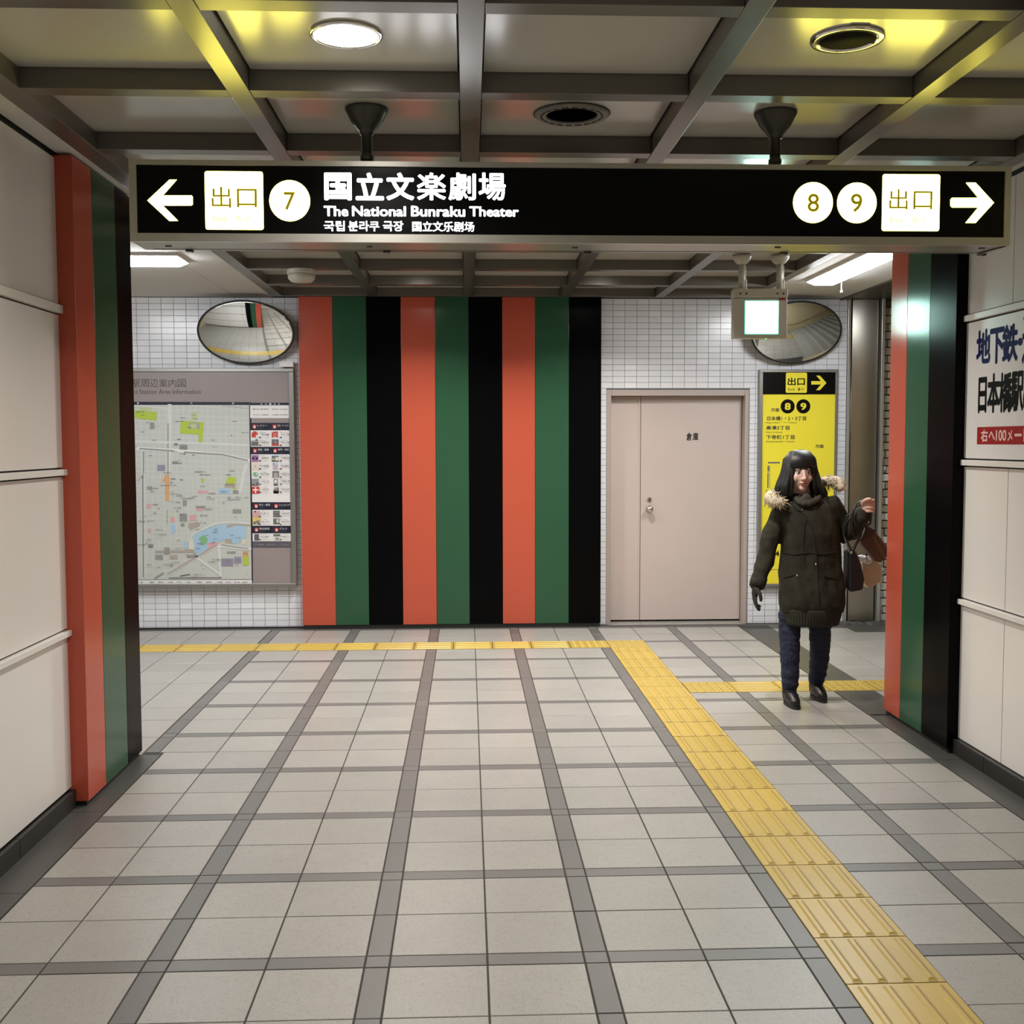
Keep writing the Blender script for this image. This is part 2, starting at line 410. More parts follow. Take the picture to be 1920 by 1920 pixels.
# tactile tiles: slab with four bars, warning tile with 5x5 domes
def tactile_mesh(kind):
    mb = MB(); h = 0.1485
    mb.box(-h, h, -h, h, -0.01, 0.0015)
    if kind == 'bar':
        for i in range(4):
            x = -0.1125+i*0.075; w0, w1, y0 = 0.0115, 0.006, 0.135
            for dx0, dx1, z0, z1 in ((w0, w1, 0.0015, 0.006),):
                a = [(x-w0,-y0,z0),(x+w0,-y0,z0),(x+w0,y0,z0),(x-w0,y0,z0),(x-w1,-y0+0.006,z1),(x+w1,-y0+0.006,z1),(x+w1,y0-0.006,z1),(x-w1,y0-0.006,z1)]
                mb.add(a, [(4,5,6,7),(0,1,5,4),(1,2,6,5),(2,3,7,6),(3,0,4,7)])
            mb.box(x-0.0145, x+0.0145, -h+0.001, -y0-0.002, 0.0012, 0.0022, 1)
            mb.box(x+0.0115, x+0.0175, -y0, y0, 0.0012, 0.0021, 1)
    else:
        for i in range(5):
            for j in range(5):
                x, y = -0.112+i*0.056, -0.112+j*0.056
                mb.lathe([(0.0165, 0.0015), (0.013, 0.005), (0.006, 0.0065)], (x, y, 0), 8)
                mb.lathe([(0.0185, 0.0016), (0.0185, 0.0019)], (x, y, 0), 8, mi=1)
    return mb.mesh('tactile_tile', ['tactile', 'tactile_dark'])
TB, TD = tactile_mesh('bar'), tactile_mesh('dome')
def tact(x, y, kind='bar', rot=0):
    o = link('tactile_tile', TB if kind == 'bar' else TD, floor, (x, y, 0)); o.rotation_euler.z = rot
for k in range(-22, 20):
    yy = 2.7908+0.303*k-0.1515
    if yy < YN+0.2 or yy > 8.2: continue
    tact(0.15, yy, 'dome' if 6.8 < yy < 7.2 else 'bar')
tact(0.15, 8.56, 'dome'); tact(0.15, 8.3275); [o for o in floor.children if o.name.startswith('tactile_tile')][-1].scale.y = 0.545
for k in range(0, 21):
    tact(-0.152-0.303*k, 8.56, 'dome' if k == 0 else 'bar', math.pi/2)
for k in range(0, 9): tact(0.455+0.303*k, 7.005, 'dome' if k in (0, 3, 4, 5) else 'bar', math.pi/2)
# ------------------------------------------------------------------ SIDE WALLS of the passage
ZC = 2.80
def side_wall(name, X, sgn, y0, y1, joints, zs):
    """white enamel panels; sgn=+1: faces +x (left wall)"""
    mb = MB(); mb.box(*sorted((X-sgn*0.14, X-sgn*0.012)), y0, y1, 0, 2.9)
    wl = struct(name, mb, 'joint_black')
    ys = [y0]+joints+[y1]
    for z0, z1 in zs:
        for a, b in zip(ys[:-1], ys[1:]):
            p = MB(); p.box(*sorted((X-sgn*0.013, X)), a+0.0025, b-0.0025, z0+0.006, z1-0.006); obj('wall_panel', p, 'white_panel', wl, bevel=0.0015)
    for (_, z1), (z0, _) in zip(zs[:-1], zs[1:]):
        p = MB(); p.box(*sorted((X-sgn*0.013, X+sgn*0.020)), y0, y1, z1+0.001, z0-0.001); obj('ledge_strip', p, 'trim_white', wl, bevel=0.002)
    return wl
ZL = [(0.08, 0.752), (0.778, 1.445), (1.473, 2.132), (2.168, 2.79)]
ZR = [(0.075, 0.765), (0.793, 1.462), (1.492, 2.172), (2.204, 2.79)]
XLW, XRW = -2.83, 1.385
wl = side_wall('wall_left', XLW, 1, YN, 4.90, [-2.4, -0.6, 1.2, 3.0], ZL)
wr = side_wall('wall_right', XRW, -1, YN, 5.50, [-2.2, -0.4, 1.4, 3.19, 4.985], ZR)
for nm, x0, x1, y1 in (('baseboard_left', -2.832, -2.808, 4.808), ('baseboard_right', 1.357, 1.387, 5.43)):
    mb = MB()
    y = YN
    while y < y1: mb.box(x0, x1, y, min(y+0.897, y1), 0.0, 0.078); y += 0.9
    o = struct(nm, mb, 'kerb_black', bevel=0.002)
# striped pillars
def pillar(name, label, x0, x1, cuts, order, z1=2.795):
    p = thing(name, label, 'pillar', ((x0+x1)/2, cuts[0], 0))
    for (a, b), c in zip(zip(cuts[:-1], cuts[1:]), order):
        mb = MB(); mb.box(x0, x1, a+0.001, b-0.001, 0.022, z1); obj('stripe_board', mb, c, p, bevel=0.0025)
    mb = MB(); mb.box(x0+0.012, x1-0.012, cuts[0]+0.012, cuts[-1]-0.012, 0.0, 0.022); obj('plinth', mb, 'kerb_black', p)
    return p
def fy(u, v, Z=0.022):
    d = ray(u, v); return (Z-CH)/d[2]*d[1]
LP = pillar('striped_pillar', 'red, green and black striped pillar on the left, beyond the white wall panels', -2.99, -2.757, [4.812, 5.052, 5.378, 5.612], ['paint_red', 'paint_green', 'paint_black'])
pillar('striped_pillar', 'striped pillar on the right with black stripe nearest, beside the white signboard', 1.328, 1.60, [5.437, 5.755, 6.055, 6.29], ['paint_black', 'paint_green', 'paint_red'])
# ------------------------------------------------------------------ CEILING
XA = [-2.675, -1.885, -1.08, -0.275, 0.527, 1.295]     # centre lines of the long beams
YT = [-3.16, -2.37, -1.58, -0.79, 0.0, 0.79, 1.575, 2.366, 3.157, 3.949, 4.742, 5.53, 6.33, 7.12, 7.90, 8.665, 9.345]  # near edges of cross beams
mb = MB(); mb.box(-2.98, 1.55, YN, 9.5, 2.885, 2.96)
ceil = struct('ceiling', mb, 'joint_black')
for i, x in enumerate(XA):
    mb = MB(); w0 = 0.0375 if i not in (0,) else 0.045
    mb.box(x-w0, x+w0, YN, 9.385, 2.80, 2.884); obj('long_beam', mb, 'beam_metal', ceil, bevel=0.0015)
for j, y in enumerate(YT):
    for a, b in zip(XA[:-1], XA[1:]):
        mb = MB(); mb.box(a+0.039, b-0.039, y, min(y+0.08, 9.385), 2.8015, 2.884); obj('cross_beam', mb, 'beam_metal', ceil, bevel=0.0015)
ys = [YN-0.08]+YT
for j in range(len(ys)-1):
    for a, b in zip(XA[:-1], XA[1:]):
        y0, y1 = ys[j]+0.08, ys[j+1]
        mb = MB(); mb.box(a+0.045, b-0.045, y0+0.004, y1-0.004, 2.872, 2.884); obj('ceiling_panel', mb, 'ceiling_panel', ceil)
for x0, x1 in ((XLW, -2.722), (1.334, XRW)):
    mb = MB(); mb.box(x0+0.004, x1, YN, 6.30 if x0 > 0 else 5.64, 2.806, 2.82); obj('edge_strip', mb, 'ceiling_plain', ceil)
for nm, x0, x1, y0, seams in (('left', XW0, -2.722, 5.60, (-3.03, -3.93, -4.83, -5.73)), ('right', 1.334, 2.12, 6.27, ())):
    xs_ = [x0]+sorted(seams)+[x1]
    for a, b in zip(xs_[:-1], xs_[1:]):
        mb = MB(); mb.box(a+0.0015, b-0.0015, y0, 9.455, 2.804, 2.83); obj('plaster_board', mb, 'ceiling_plain', ceil)
mb = MB(); mb.box(XW0-0.1, XW1+0.1, 5.4, 9.9, 2.962, 3.0); mb.box(XW0-0.1, XW1+0.1, 5.4, 9.9, 2.9, 2.95)
mb.box(2.12, XW1, 6.27, 9.6, 2.805, 2.9); mb.box(2.105, 2.125, 6.27, 9.6, 2.79, 2.9)
obj('shutter_soffit', mb, 'dark_paint', ceil)
# ------------------------------------------------------------------ BACK WALL
YW = 9.46
DX0, DX1, DZ = 0.093, 1.330, 2.030
mb = MB()
mb.box(XW0, DX0, YW+0.006, YW+0.35, 0, 2.95); mb.box(DX0, DX1, YW+0.006, YW+0.35, DZ, 2.95); mb.box(DX1, 2.172, YW+0.006, YW+0.35, 0, 2.95)
mb.box(DX0, DX1, YW+0.25, YW+0.35, 0, DZ)
wb = struct('wall_back', mb, 'grout_wall')
PXW, PZW = 0.10275, 0.0506
tx0 = 0.25; tz0 = 2.800
tiles = []
i0 = int((XW0-tx0)/PXW); 
def vis(x, z):
    if -2.50 < x < 0.0: return 0               # behind the striped panel
    if x < -2.60 and 0.40 < z < 2.22: return 0  # behind the map
    if 1.45 < x < 2.03 and 0.36 < z < 2.17: return 0
    if x < -3.95: return 0
    return 1
for i in range(i0, 40):
    for j in range(0, 57):
        x0, x1 = tx0+i*PXW+0.0016, tx0+(i+1)*PXW-0.0016; z1, z0 = tz0-j*PZW-0.0014, tz0-(j+1)*PZW+0.0014
        x0, x1 = max(x0, XW0), min(x1, 2.170); z0 = max(z0, 0.006)
        if x1-x0 < 0.008 or z1-z0 < 0.008: continue
        if z0 < DZ and x1 > DX0 and x0 < DX1:
            if z1 > DZ+0.012 and z0 < DZ: z0 = DZ+0.001
            elif x0 < DX0-0.012: x1 = DX0-0.001
            elif x1 > DX1+0.012: x0 = DX1+0.001
            else: continue
        tiles.append((x0, x1, z0, z1))
tiles.sort(key=lambda t: -(vis((t[0]+t[1])/2, (t[2]+t[3])/2)*(t[1]-t[0])*(t[3]-t[2])*1e4+random.random()*0.02))
rest = MB(); _wm = {}
for k, (x0, x1, z0, z1) in enumerate(tiles):
    cx, cz, hw, hz = (x0+x1)/2, (z0+z1)/2, (x1-x0)/2, (z1-z0)/2
    if k < 298:
        key = (round(hw, 4), round(hz, 4))
        if key not in _wm:
            t_ = MB(); e = 0.0012; d_ = 0.0065
            t_.add([(-hw,d_,-hz),(hw,d_,-hz),(hw,d_,hz),(-hw,d_,hz),(-hw,e,-hz),(hw,e,-hz),(hw,e,hz),(-hw,e,hz),(-hw+e,0,-hz+e),(hw-e,0,-hz+e),(hw-e,0,hz-e),(-hw+e,0,hz-e)],
                   [(0,1,5,4),(1,2,6,5),(2,3,7,6),(3,0,4,7),(4,5,9,8),(5,6,10,9),(6,7,11,10),(7,4,8,11),(8,9,10,11)])
            _wm[key] = t_.mesh('wall_tile', 'wall_tile')
        o = link('wall_tile', _wm[key], wb, (cx, YW, cz)); o.rotation_euler = (random.uniform(-.004, .004), 0, random.uniform(-.003, .003))
    else: rest.box(x0, x1, YW, YW+0.0065, z0, z1)
o = obj('wall_tile', rest, 'wall_tile', wb); o['kind'] = 'stuff'
mb = MB(); mb.box(-6.4, -2.50, YW-0.012, YW, 0, 0.012); obj('base_strip', mb, 'kerb_black', wb)
# striped wall panel
sp = thing('striped_wall_panel', 'tall wall panel of nine red, green and black vertical stripes between map board and door', 'wall panel', (-1.23, 9.40, 0))
XE = [-2.502, -2.2195, -1.9385, -1.6505, -1.364, -1.0835, -0.800, -0.523, -0.2355, 0.0395]
for i in range(9):
    mb = MB(); mb.box(XE[i]+0.0012, XE[i+1]-0.0012, 9.378, 9.446, 0.034, 2.80); obj('stripe_board', mb, ['paint_red', 'paint_green', 'paint_black'][i % 3], sp, bevel=0.0015)
mb = MB(); mb.box(-2.495, 0.032, 9.385, 9.446, 0.0, 0.034); obj('plinth', mb, 'kerb_black', sp)
mb = MB(); mb.box(-2.49, 0.03, 9.446, YW, 0.0, 2.79); obj('backing_board', mb, 'kerb_black', sp)
# ------------------------------------------------------------------ door
dr = struct('door_1')
YD = 9.556
lx0, lxs, lx1 = PY(1143, 900, YD).x, PY(1201, 900, YD).x, PY(1390, 900, YD).x
mb = MB()
mb.box(DX0+0.001, lx0, 9.463, 9.64, 0, DZ-0.001); mb.box(lx1, DX1-0.001, 9.463, 9.64, 0, DZ-0.001); mb.box(lx0, lx1, 9.463, 9.64, DZ-0.052, DZ-0.001)
mb.box(lx1-0.0, lx1+0.03, 9.452, 9.463, 0, DZ-0.03)
obj('door_frame', mb, 'door_frame', dr, bevel=0.003)
mb = MB(); mb.box(lx0+0.002, lxs-0.003, YD, YD+0.04, 0.028, DZ-0.054); mb.box(lxs-0.022, lxs-0.010, YD-0.004, YD, 0.028, DZ-0.056); obj('side_leaf', mb, 'door_paint', dr, bevel=0.0015)
mb = MB(); mb.box(lxs+0.001, lx1-0.004, YD-0.002, YD+0.04, 0.028, DZ-0.054); leaf = obj('door_leaf', mb, 'door_paint', dr, bevel=0.0015)
mb = MB(); mb.box(lx0, lx1, YD-0.03, YD+0.05, 0.0, 0.014); obj('sill', mb, 'aluminium', dr)
mb = MB(); mb.box(lx0, lx1, YD+0.042, YD+0.07, 0.0, DZ); obj('frame_stop', mb, 'kerb_black', dr)
k_ = PY(1217, 954, YD)
mb = MB(); mb.lathe([(0.030, 0), (0.030, -0.008), (0.012, -0.012), (0.012, -0.035), (0.024, -0.042), (0.029, -0.056), (0.026, -0.070), (0.012, -0.076), (0, -0.077)], (k_.x, YD-0.002, k_.z), 20, 'y')
obj('door_knob', mb, 'chrome', leaf, smooth=True)
k_ = PY(1217, 936, YD)
mb = MB(); mb.lathe([(0.020, 0), (0.020, -0.006), (0.016, -0.014), (0, -0.015)], (k_.x, YD-0.002, k_.z), 16, 'y'); mb.box(k_.x-0.002, k_.x+0.002, YD-0.022, YD-0.014, k_.z-0.008, k_.z+0.008)
obj('lock_cylinder', mb, 'chrome', leaf)
mb = MB(); textY(mb, '倉', 1287, 811, 1297.5, 826, YD-0.004, 0.012); textY(mb, '庫', 1299, 811, 1309.5, 826, YD-0.004, 0.012); obj('door_lettering', mb, 'ink_black', leaf)
# ------------------------------------------------------------------ right end: steel shutter post, bricks
st = thing('shutter_post', 'brushed steel shutter post with dark guide slots at right end of tiled wall', 'post', (2.33, 9.5, 0))
sx0, sx1, sx2, sx3, sx4, sx5 = 2.174, 2.199, 2.222, 2.448, 2.468, 2.496
mb = MB(); mb.box(sx0, sx1, 9.445, 9.62, 0, 2.805); obj('guide_rail', mb, 'aluminium', st, bevel=0.002)
mb = MB(); mb.box(sx4, sx5, 9.445, 9.62, 0, 2.805); obj('guide_rail', mb, 'aluminium', st, bevel=0.002)
# gently bowed cover plate
mb = MB(); n = 12; pts = []
for i in range(n+1):
    t = i/n; pts.append((sx2+(sx3-sx2)*t, 9.478-0.016*math.sin(math.pi*t)))
for (xa, ya), (xb, yb_) in zip(pts[:-1], pts[1:]): mb.add([(xa, ya, 0.01), (xb, yb_, 0.01), (xb, yb_, 2.803), (xa, ya, 2.803)], [(0, 1, 2, 3)])
mb.box(sx2, sx3, 9.480, 9.60, 0.01, 2.803)
obj('cover_plate', mb, 'steel_brushed', st, smooth=True)
mb = MB(); mb.box(sx1, sx2, 9.55, 9.61, 0, 2.80); mb.box(sx3, sx4, 9.55, 9.61, 0, 2.80); obj('guide_slot', mb, 'rubber', st)
mb = MB(); mb.box(2.497, XW1, 9.555, 9.75, 0, 2.80)
wbr = struct('wall_end', mb, 'mortar')
zz = 0.0; r = 0
while zz < 2.74:
    x = 2.499-(0.055 if r % 2 else 0.0); 
    while x < XW1:
        a, b = max(x+0.004, 2.499), min(x+0.104, XW1)
        if b-a > 0.012:
            mb = MB(); j = random.uniform(-0.006, 0.004); mb.box(a, b, 9.53+j, 9.556, zz+0.005, zz+0.0635)
            obj('brick', mb, 'plaster_bloom' if (zz < 1.25 and random.random() < 0.55 and x < 2.6) else 'brick', wbr, bevel=0.003)
        x += 0.110
    zz += 0.0685; r += 1
mb = MB()
for k in range(26):
    cx, cz = 2.497+random.uniform(-0.004, 0.05), random.uniform(0.0, 1.5); s_ = random.uniform(0.010, 0.030)
    mb.lathe([(s_, 0.0), (s_*0.8, -0.008), (s_*0.3, -0.012)], (cx, 9.53, cz), 7, 'y', sx=random.uniform(0.6, 1.2), sy=random.uniform(1, 2.6))
o = obj('salt_bloom', mb, 'plaster_bloom', wbr); o['kind'] = 'stuff'
mb = MB()
for k in range(90):
    x = random.uniform(1.75, 2.95); s_ = random.uniform(0.012, 0.045)
    mb.lathe([(s_, 0.0), (s_*0.8, s_*0.35), (s_*0.2, s_*0.5)], (x, random.uniform(9.36, 9.44), 0), 6, 'z', sx=random.uniform(1, 2))
o = obj('wall_foot_grime', mb, 'border_stone', wbr); o['kind'] = 'stuff'
# ------------------------------------------------------------------ walls seen in the mirrors: cross passage, stairs
mb = MB(); mb.box(XW0, -2.995, 5.36, 5.60, 0, 2.81); w1 = struct('wall_near_left', mb, 'joint_black')
x = XW0
while x < -3.0:
    for z0, z1 in ZL:
        p = MB(); p.box(x+0.003, min(x+0.897, -2.995), 5.598, 5.612, z0, z1); obj('wall_panel', p, 'white_panel', w1)
    x += 0.9
for a_, b_, m_ in ((-3.52, -3.27, 'paint_black'), (-3.27, -3.02, 'paint_green'), (-3.02, -2.768, 'paint_red')):
    mb = MB(); mb.box(a_+0.001, b_-0.001, 5.613, 5.628, 0.02, 2.79); obj('stripe_board', mb, m_, LP)
mb = MB(); mb.box(1.60, 6.0, 6.05, 6.275, 0, 3.2); w2 = struct('wall_near_right', mb, 'wall_beige')
mb = MB(); mb.box(XW0-0.1, XW0, 5.4, 9.8, 0, 2.9); struct('wall_far_left', mb, 'wall_beige')
mb = MB(); mb.box(-3.0, 1.6, YN-0.1, YN, 0, 2.95); struct('wall_rear', mb, 'white_panel')
mb = MB(); mb.box(3.0, 6.0, 9.2, 9.6, 0, 4.6); mb.box(5.95, 6.05, 6.0, 9.6, 0, 4.6); mb.box(3.0, 6.05, 6.0, 9.6, 4.6, 4.7); mb.box(3.0, 3.05, 6.0, 9.6, 2.85, 4.6); mb.box(3.0, 6.0, 6.05, 6.28, 3.2, 4.6)
struct('wall_stairwell', mb, 'wall_beige')
stc = struct('trim_1'); stc.name = 'staircase'
for k in range(10):
    mb = MB(); mb.box(3.05+k*0.29, 3.05+(k+1)*0.29+0.02, 6.28, 9.2, 0.0 if k == 0 else (k-1)*0.16, (k+1)*0.16); obj('step', mb, 'stair_stone', stc)
hr = thing('handrail', 'steel handrail on the stair wall, seen only in the right oval mirror', 'handrail', (3.05, 6.34, 0.9))
mb = MB(); mb.tube([(2.2, 6.36, 0.85), (3.0, 6.36, 0.85), (5.9, 6.36, 2.45)], 0.02, 8); obj('rail', mb, 'chrome', hr, smooth=True)
for x, z in ((2.4, 0.85), (3.6, 1.18), (4.8, 1.84)):
    mb = MB(); mb.tube([(x, 6.36, z), (x, 6.275, z-0.04)], 0.008, 6); obj('bracket', mb, 'chrome', hr)
# ------------------------------------------------------------------ HANGING LIT SIGN
YS = 4.30; YS2 = 4.492
sg = thing('hanging_sign', 'long backlit black hanging sign with exit boxes, arrows and white theater lettering', 'sign', (-0.68, 4.40, 2.335))
a = PY(241, 303, YS); b = PY(1893, 456.5, YS)
sgx0, sgx1, sgz1, sgz0 = a.x, b.x, (PY(241, 303, YS).z+PY(1893, 308, YS).z)/2, (PY(247, 458, YS).z+PY(1890, 455, YS).z)/2
ix0, ix1 = PY(256.5, 380, YS).x, PY(1883.5, 380, YS).x
iz1 = sgz1-0.0190; iz0 = sgz0+0.031
mb = MB(); mb.box(sgx0, sgx1, YS+0.016, YS2, sgz0, sgz1); obj('housing', mb, 'sign_body', sg, bevel=0.003)
mb = MB(); mb.box(sgx0, sgx1, YS-0.002, YS+0.018, iz1, sgz1); mb.box(sgx0, sgx1, YS-0.002, YS+0.018, sgz0, iz0)
mb.box(sgx0, ix0, YS-0.002, YS+0.018, iz0, iz1); mb.box(ix1, sgx1, YS-0.002, YS+0.018, iz0, iz1); obj('face_frame', mb, 'aluminium', sg)
mb = MB(); mb.box(ix0, ix1, YS+0.006, YS+0.015, iz0, iz1); obj('face_panel', mb, 'sign_black', sg)
# sloped end closer on the right underside
mb = MB(); mb.prism([(sgx1-0.002, YS+0.02, sgz0), (sgx1-0.002, YS2, sgz0), (sgx1-0.05, YS2, sgz0-0.004), (sgx1-0.02, YS+0.02, sgz0-0.004)], (0, 0, -0.001)); obj('end_closer', mb, 'sign_body', sg)
YF = YS+0.0045
# the sign's measured rows tilt by a hair; use centre heights per group
def arrow(mb, pts, Y, mi=0, th=0.001):
    mb.prism([PY(u, v, Y) for u, v in pts], (0, -th, 0), mi)
def rrect(mb, u0, v0, u1, v1, Y, rad, mi=0, th=0.001, lift=0.0):
    a, b = PY(u0, v0, Y), PY(u1, v1, Y); x0, x1, z1, z0 = a.x, b.x, a.z, b.z
    pts = []
    for cx, cz, t0 in ((x1-rad, z1-rad, 0), (x0+rad, z1-rad, 90), (x0+rad, z0+rad, 180), (x1-rad, z0+rad, 270)):
        for k in range(6):
            t = math.radians(t0+k*18); pts.append((cx+rad*math.cos(t), Y-lift, cz+rad*math.sin(t)))
    mb.prism(pts, (0, -th, 0), mi)
def disc(mb, u0, u1, vc, Y, mi=0, th=0.001, lift=0.0):
    c = (PY(u0, vc, Y)+PY(u1, vc, Y))/2; r = (PY(u1, vc, Y)-PY(u0, vc, Y)).length/2
    mb.lathe([(r, -lift), (r, -lift-th)], (c.x, Y, c.z), 40, 'y', mi)
LARR = [(276.5, 376), (318, 337), (331.5, 337), (305.5, 366.5), (359, 366.5), (361.5, 369), (361.5, 383), (359, 385.5), (305.5, 385.5), (334, 414), (318, 414.5)]
mb = MB(); arrow(mb, LARR, YF); obj('left_arrow', mb, 'glow_yellow', sg)
mb = MB(); arrow(mb, [(1863.5, 380), (1829, 342.5), (1811, 342.5), (1834, 371), (1785, 371), (1782, 374), (1782, 386), (1785, 389), (1834, 389), (1810, 418), (1829, 418)], YF); obj('right_arrow', mb, 'glow_yellow', sg)
for u0, v0, u1, v1 in ((383.5, 321, 494.5, 431), (1655, 326.5, 1760.5, 433.5)):
    mb = MB(); rrect(mb, u0, v0, u1, v1, YF, 0.009); bx = obj('exit_box', mb, 'glow_yellow', sg)
    mb = MB(); s_ = (u1-u0)/111.0; 
    f = lambda x: u0+(x-383.5)*s_
    g = lambda y: v0+(y-321)*(v1-v0)/110.0
    textY(mb, '出', f(396.5), g(350), f(433), g(389.5), YF, 0.004, lift=0.002); textY(mb, '口', f(444), g(354), f(481.5), g(389), YF, 0.004, lift=0.002); o = obj('exit_lettering', mb, 'glyph_olive', bx)
    mb = MB(); textY(mb, 'Exit', f(399), g(405), f(424), g(415), YF, 0, lift=0.002); obj('english_word', mb, 'glyph_faint', bx)
    mb = MB(); textY(mb, '출구', f(440), g(404), f(470), g(415), YF, 0, lift=0.002); obj('korean_word', mb, 'glyph_faint', bx)
for t_, u0, u1, vc, a, b, c, d in (('7', 505, 581.5, 376.5, 532, 553.5, 360, 394), ('8', 1487, 1561.5, 380, 1514, 1536, 363, 397.5), ('9', 1569.5, 1643.5, 380.5, 1595, 1617, 363, 398)):
    mb = MB(); disc(mb, u0, u1, vc, YF); dd = obj('number_disc', mb, 'glow_yellow', sg)
    mb = MB(); textY(mb, t_, a, c, b, d, YF, 0.012, lift=0.002); obj('numeral', mb, 'glyph_olive', dd)
mb = MB()
KB = 0.022
for ch, a, b in (('国', 607.5, 659), ('立', 666.5, 719.5), ('文', 724, 776.5), ('楽', 781.5, 836), ('劇', 840.5, 892), ('場', 897, 948)): textY(mb, ch, a, 323.5, b, 375.5, YF, 0.020 if ch in '劇楽場' else 0.034)
obj('theater_name', mb, 'glow_white', sg)
mb = MB()
textY(mb, 'The', 607, 386, 653, 405.5, YF, 0.024); textY(mb, 'National', 660, 386, 761, 405.5, YF, 0.024); textY(mb, 'Bunraku', 770.5, 386, 872, 406, YF, 0.024); textY(mb, 'Theater', 880, 387, 972.5, 406, YF, 0.024)
obj('english_lettering', mb, 'glow_white', sg)
mb = MB()
textY(mb, '국립', 607, 414, 646, 433.5, YF, 0.016); textY(mb, '분라쿠', 653, 414, 711, 433.5, YF, 0.016); textY(mb, '극장', 718, 414, 756, 433.5, YF, 0.016)
obj('korean_lettering', mb, 'glow_white', sg)
mb = MB(); textY(mb, '国立文乐剧场', 773, 415, 889, 434, YF, 0.014)
obj('chinese_lettering', mb, 'glow_white', sg)
for u, v in ((316, 461), (693, 462), (1078, 464), (1458, 463.5), (1841, 465)):
    c = PZ(u, v, sgz0)
    mb = MB(); mb.box(c.x-0.011, c.x+0.011, c.y-0.007, c.y+0.007, sgz0-0.003, sgz0); obj('catch', mb, 'bolt', sg)
    mb = MB(); mb.box(c.x+0.045, c.x+0.067, YS2-0.016, YS2+0.004, sgz0-0.007, sgz0); mb.lathe([(0.005, 0), (0.005, 0.02)], (c.x+0.07, YS2-0.02, sgz0-0.005), 8, 'y'); obj('latch', mb, 'dark_paint', sg)
mb = MB(); mb.box(sgx0+0.04, sgx1-0.06, YS2-0.026, YS2-0.023, sgz0-0.0012, sgz0); obj('lid_seam', mb, 'bolt', sg)
for u, v in ((687, 203), (1457, 208)):
    c = PZ(u, v, 2.872); x, y = c.x, 4.385
    mb = MB(); mb.lathe([(0.083, 0), (0.083, -0.008), (0.076, -0.020), (0.060, -0.052), (0.038, -0.078), (0.028, -0.090), (0.028, -0.100), (0.021, -0.102), (0.021, 2.70-2.872)], (x, y, 2.872), 28)
    obj('ceiling_cup', mb, 'dark_paint', sg, smooth=True)
    mb = MB(); mb.lathe([(0.0205, 2.71), (0.0205, sgz1-0.001)], (x, y, 0), 20); mb.lathe([(0.026, 2.690), (0.026, 2.672)], (x, y, 0), 20); obj('pole', mb, 'dark_paint', sg, smooth=True)
# ------------------------------------------------------------------ CEILING FITTINGS
def downlight(x, y, lit, label, group=None):
    t = thing('downlight', label, 'ceiling light', (x, y, 2.872), group)
    rr = 0.104 if lit else 0.088
    mb = MB(); mb.lathe([(0.116, 0), (0.116, -0.006), (0.112, -0.009), (rr, -0.010), (rr-0.002, -0.004), (rr-0.002, 0.0)], (x, y, 2.872), 40); obj('trim_ring', mb, 'chrome', t, smooth=True)
    mb = MB()
    if lit:
        mb.lathe([(0.103, -0.005), (0.085, -0.012), (0.05, -0.017), (0.0, -0.019)], (x, y, 2.872), 32); obj('lens', mb, 'lamp_white', t, smooth=True)
        ld = bpy.data.lights.new('beam', 'AREA'); ld.shape = 'DISK'; ld.size = 0.15; ld.energy = DOWN_W*(1.55 if y > 5 else 1.0); ld.color = WARM; ld.spread = math.radians(136)
        lo = bpy.data.objects.new('beam', ld); COL.objects.link(lo); lo.parent = t; lo.location = (0, 0, -0.023)
    else:
        mb.lathe([(0.085, -0.006), (0.0845, -0.0005), (0.0, -0.0005)], (x, y, 2.872), 32); obj('cup_shade_disc', mb, 'cavity_shade', t, smooth=True)  # flat disc; the shade inside a deep cup is put into its black
        mb = MB(); mb.box(x-0.03, x+0.03, y-0.122, y-0.112, 2.866, 2.872); obj('clip', mb, 'grille_grey', t)
    return t
downlight(-1.474, 3.60, True, 'lit round downlight above the left end of the hanging sign')
dk = downlight(0.125, 3.585, False, 'unlit downlight with dark cup and chrome ring, upper right of ceiling grid')
for x, y, s_ in ((-1.474, 8.21, 'lit downlight hidden in the far ceiling grid above the left stripes'), (0.0, 8.21, 'lit downlight hidden in the far ceiling grid nearer the storeroom door'),
              (-1.474, 5.94, 'lit downlight hidden by the hanging sign, left'), (0.127, 5.94, 'lit downlight hidden by the hanging sign, right'),
              (-1.474, 0.42, 'added downlight overhead, left row, unseen, lights the near passage'), (0.127, 0.42, 'added downlight overhead, right row, unseen, lights the near passage'),  # overhead and rear pairs are added, unseen, to light the near passage
              (-1.474, -2.0, 'added downlight by the rear wall, left row, unseen light source'), (0.127, -2.0, 'added downlight by the rear wall, right row, unseen light source')):
    downlight(x, y, True, s_, 'downlights out of sight in the ceiling grid')
sk = thing('ceiling_speaker', 'round slotted ceiling grille with dark centre between the two sign hangers', 'speaker', (-0.681, 4.424, 2.872))
x, y = -0.681, 4.424
mb = MB(); mb.lathe([(0.146, 0), (0.146, -0.006), (0.138, -0.013), (0.102, -0.010), (0.100, 0.0)], (x, y, 2.872), 40); obj('rim', mb, 'grille_grey', sk, smooth=False)
mb = MB(); mb.lathe([(0.148, -0.0005), (0.152, -0.002), (0.148, -0.004)], (x, y, 2.872), 40); obj('gasket', mb, 'rubber', sk)
mb = MB(); mb.lathe([(0.099, -0.004), (0.098, -0.001), (0.0, -0.001)], (x, y, 2.872), 32); obj('dark_cone', mb, 'cone_grey', sk)
mb = MB()
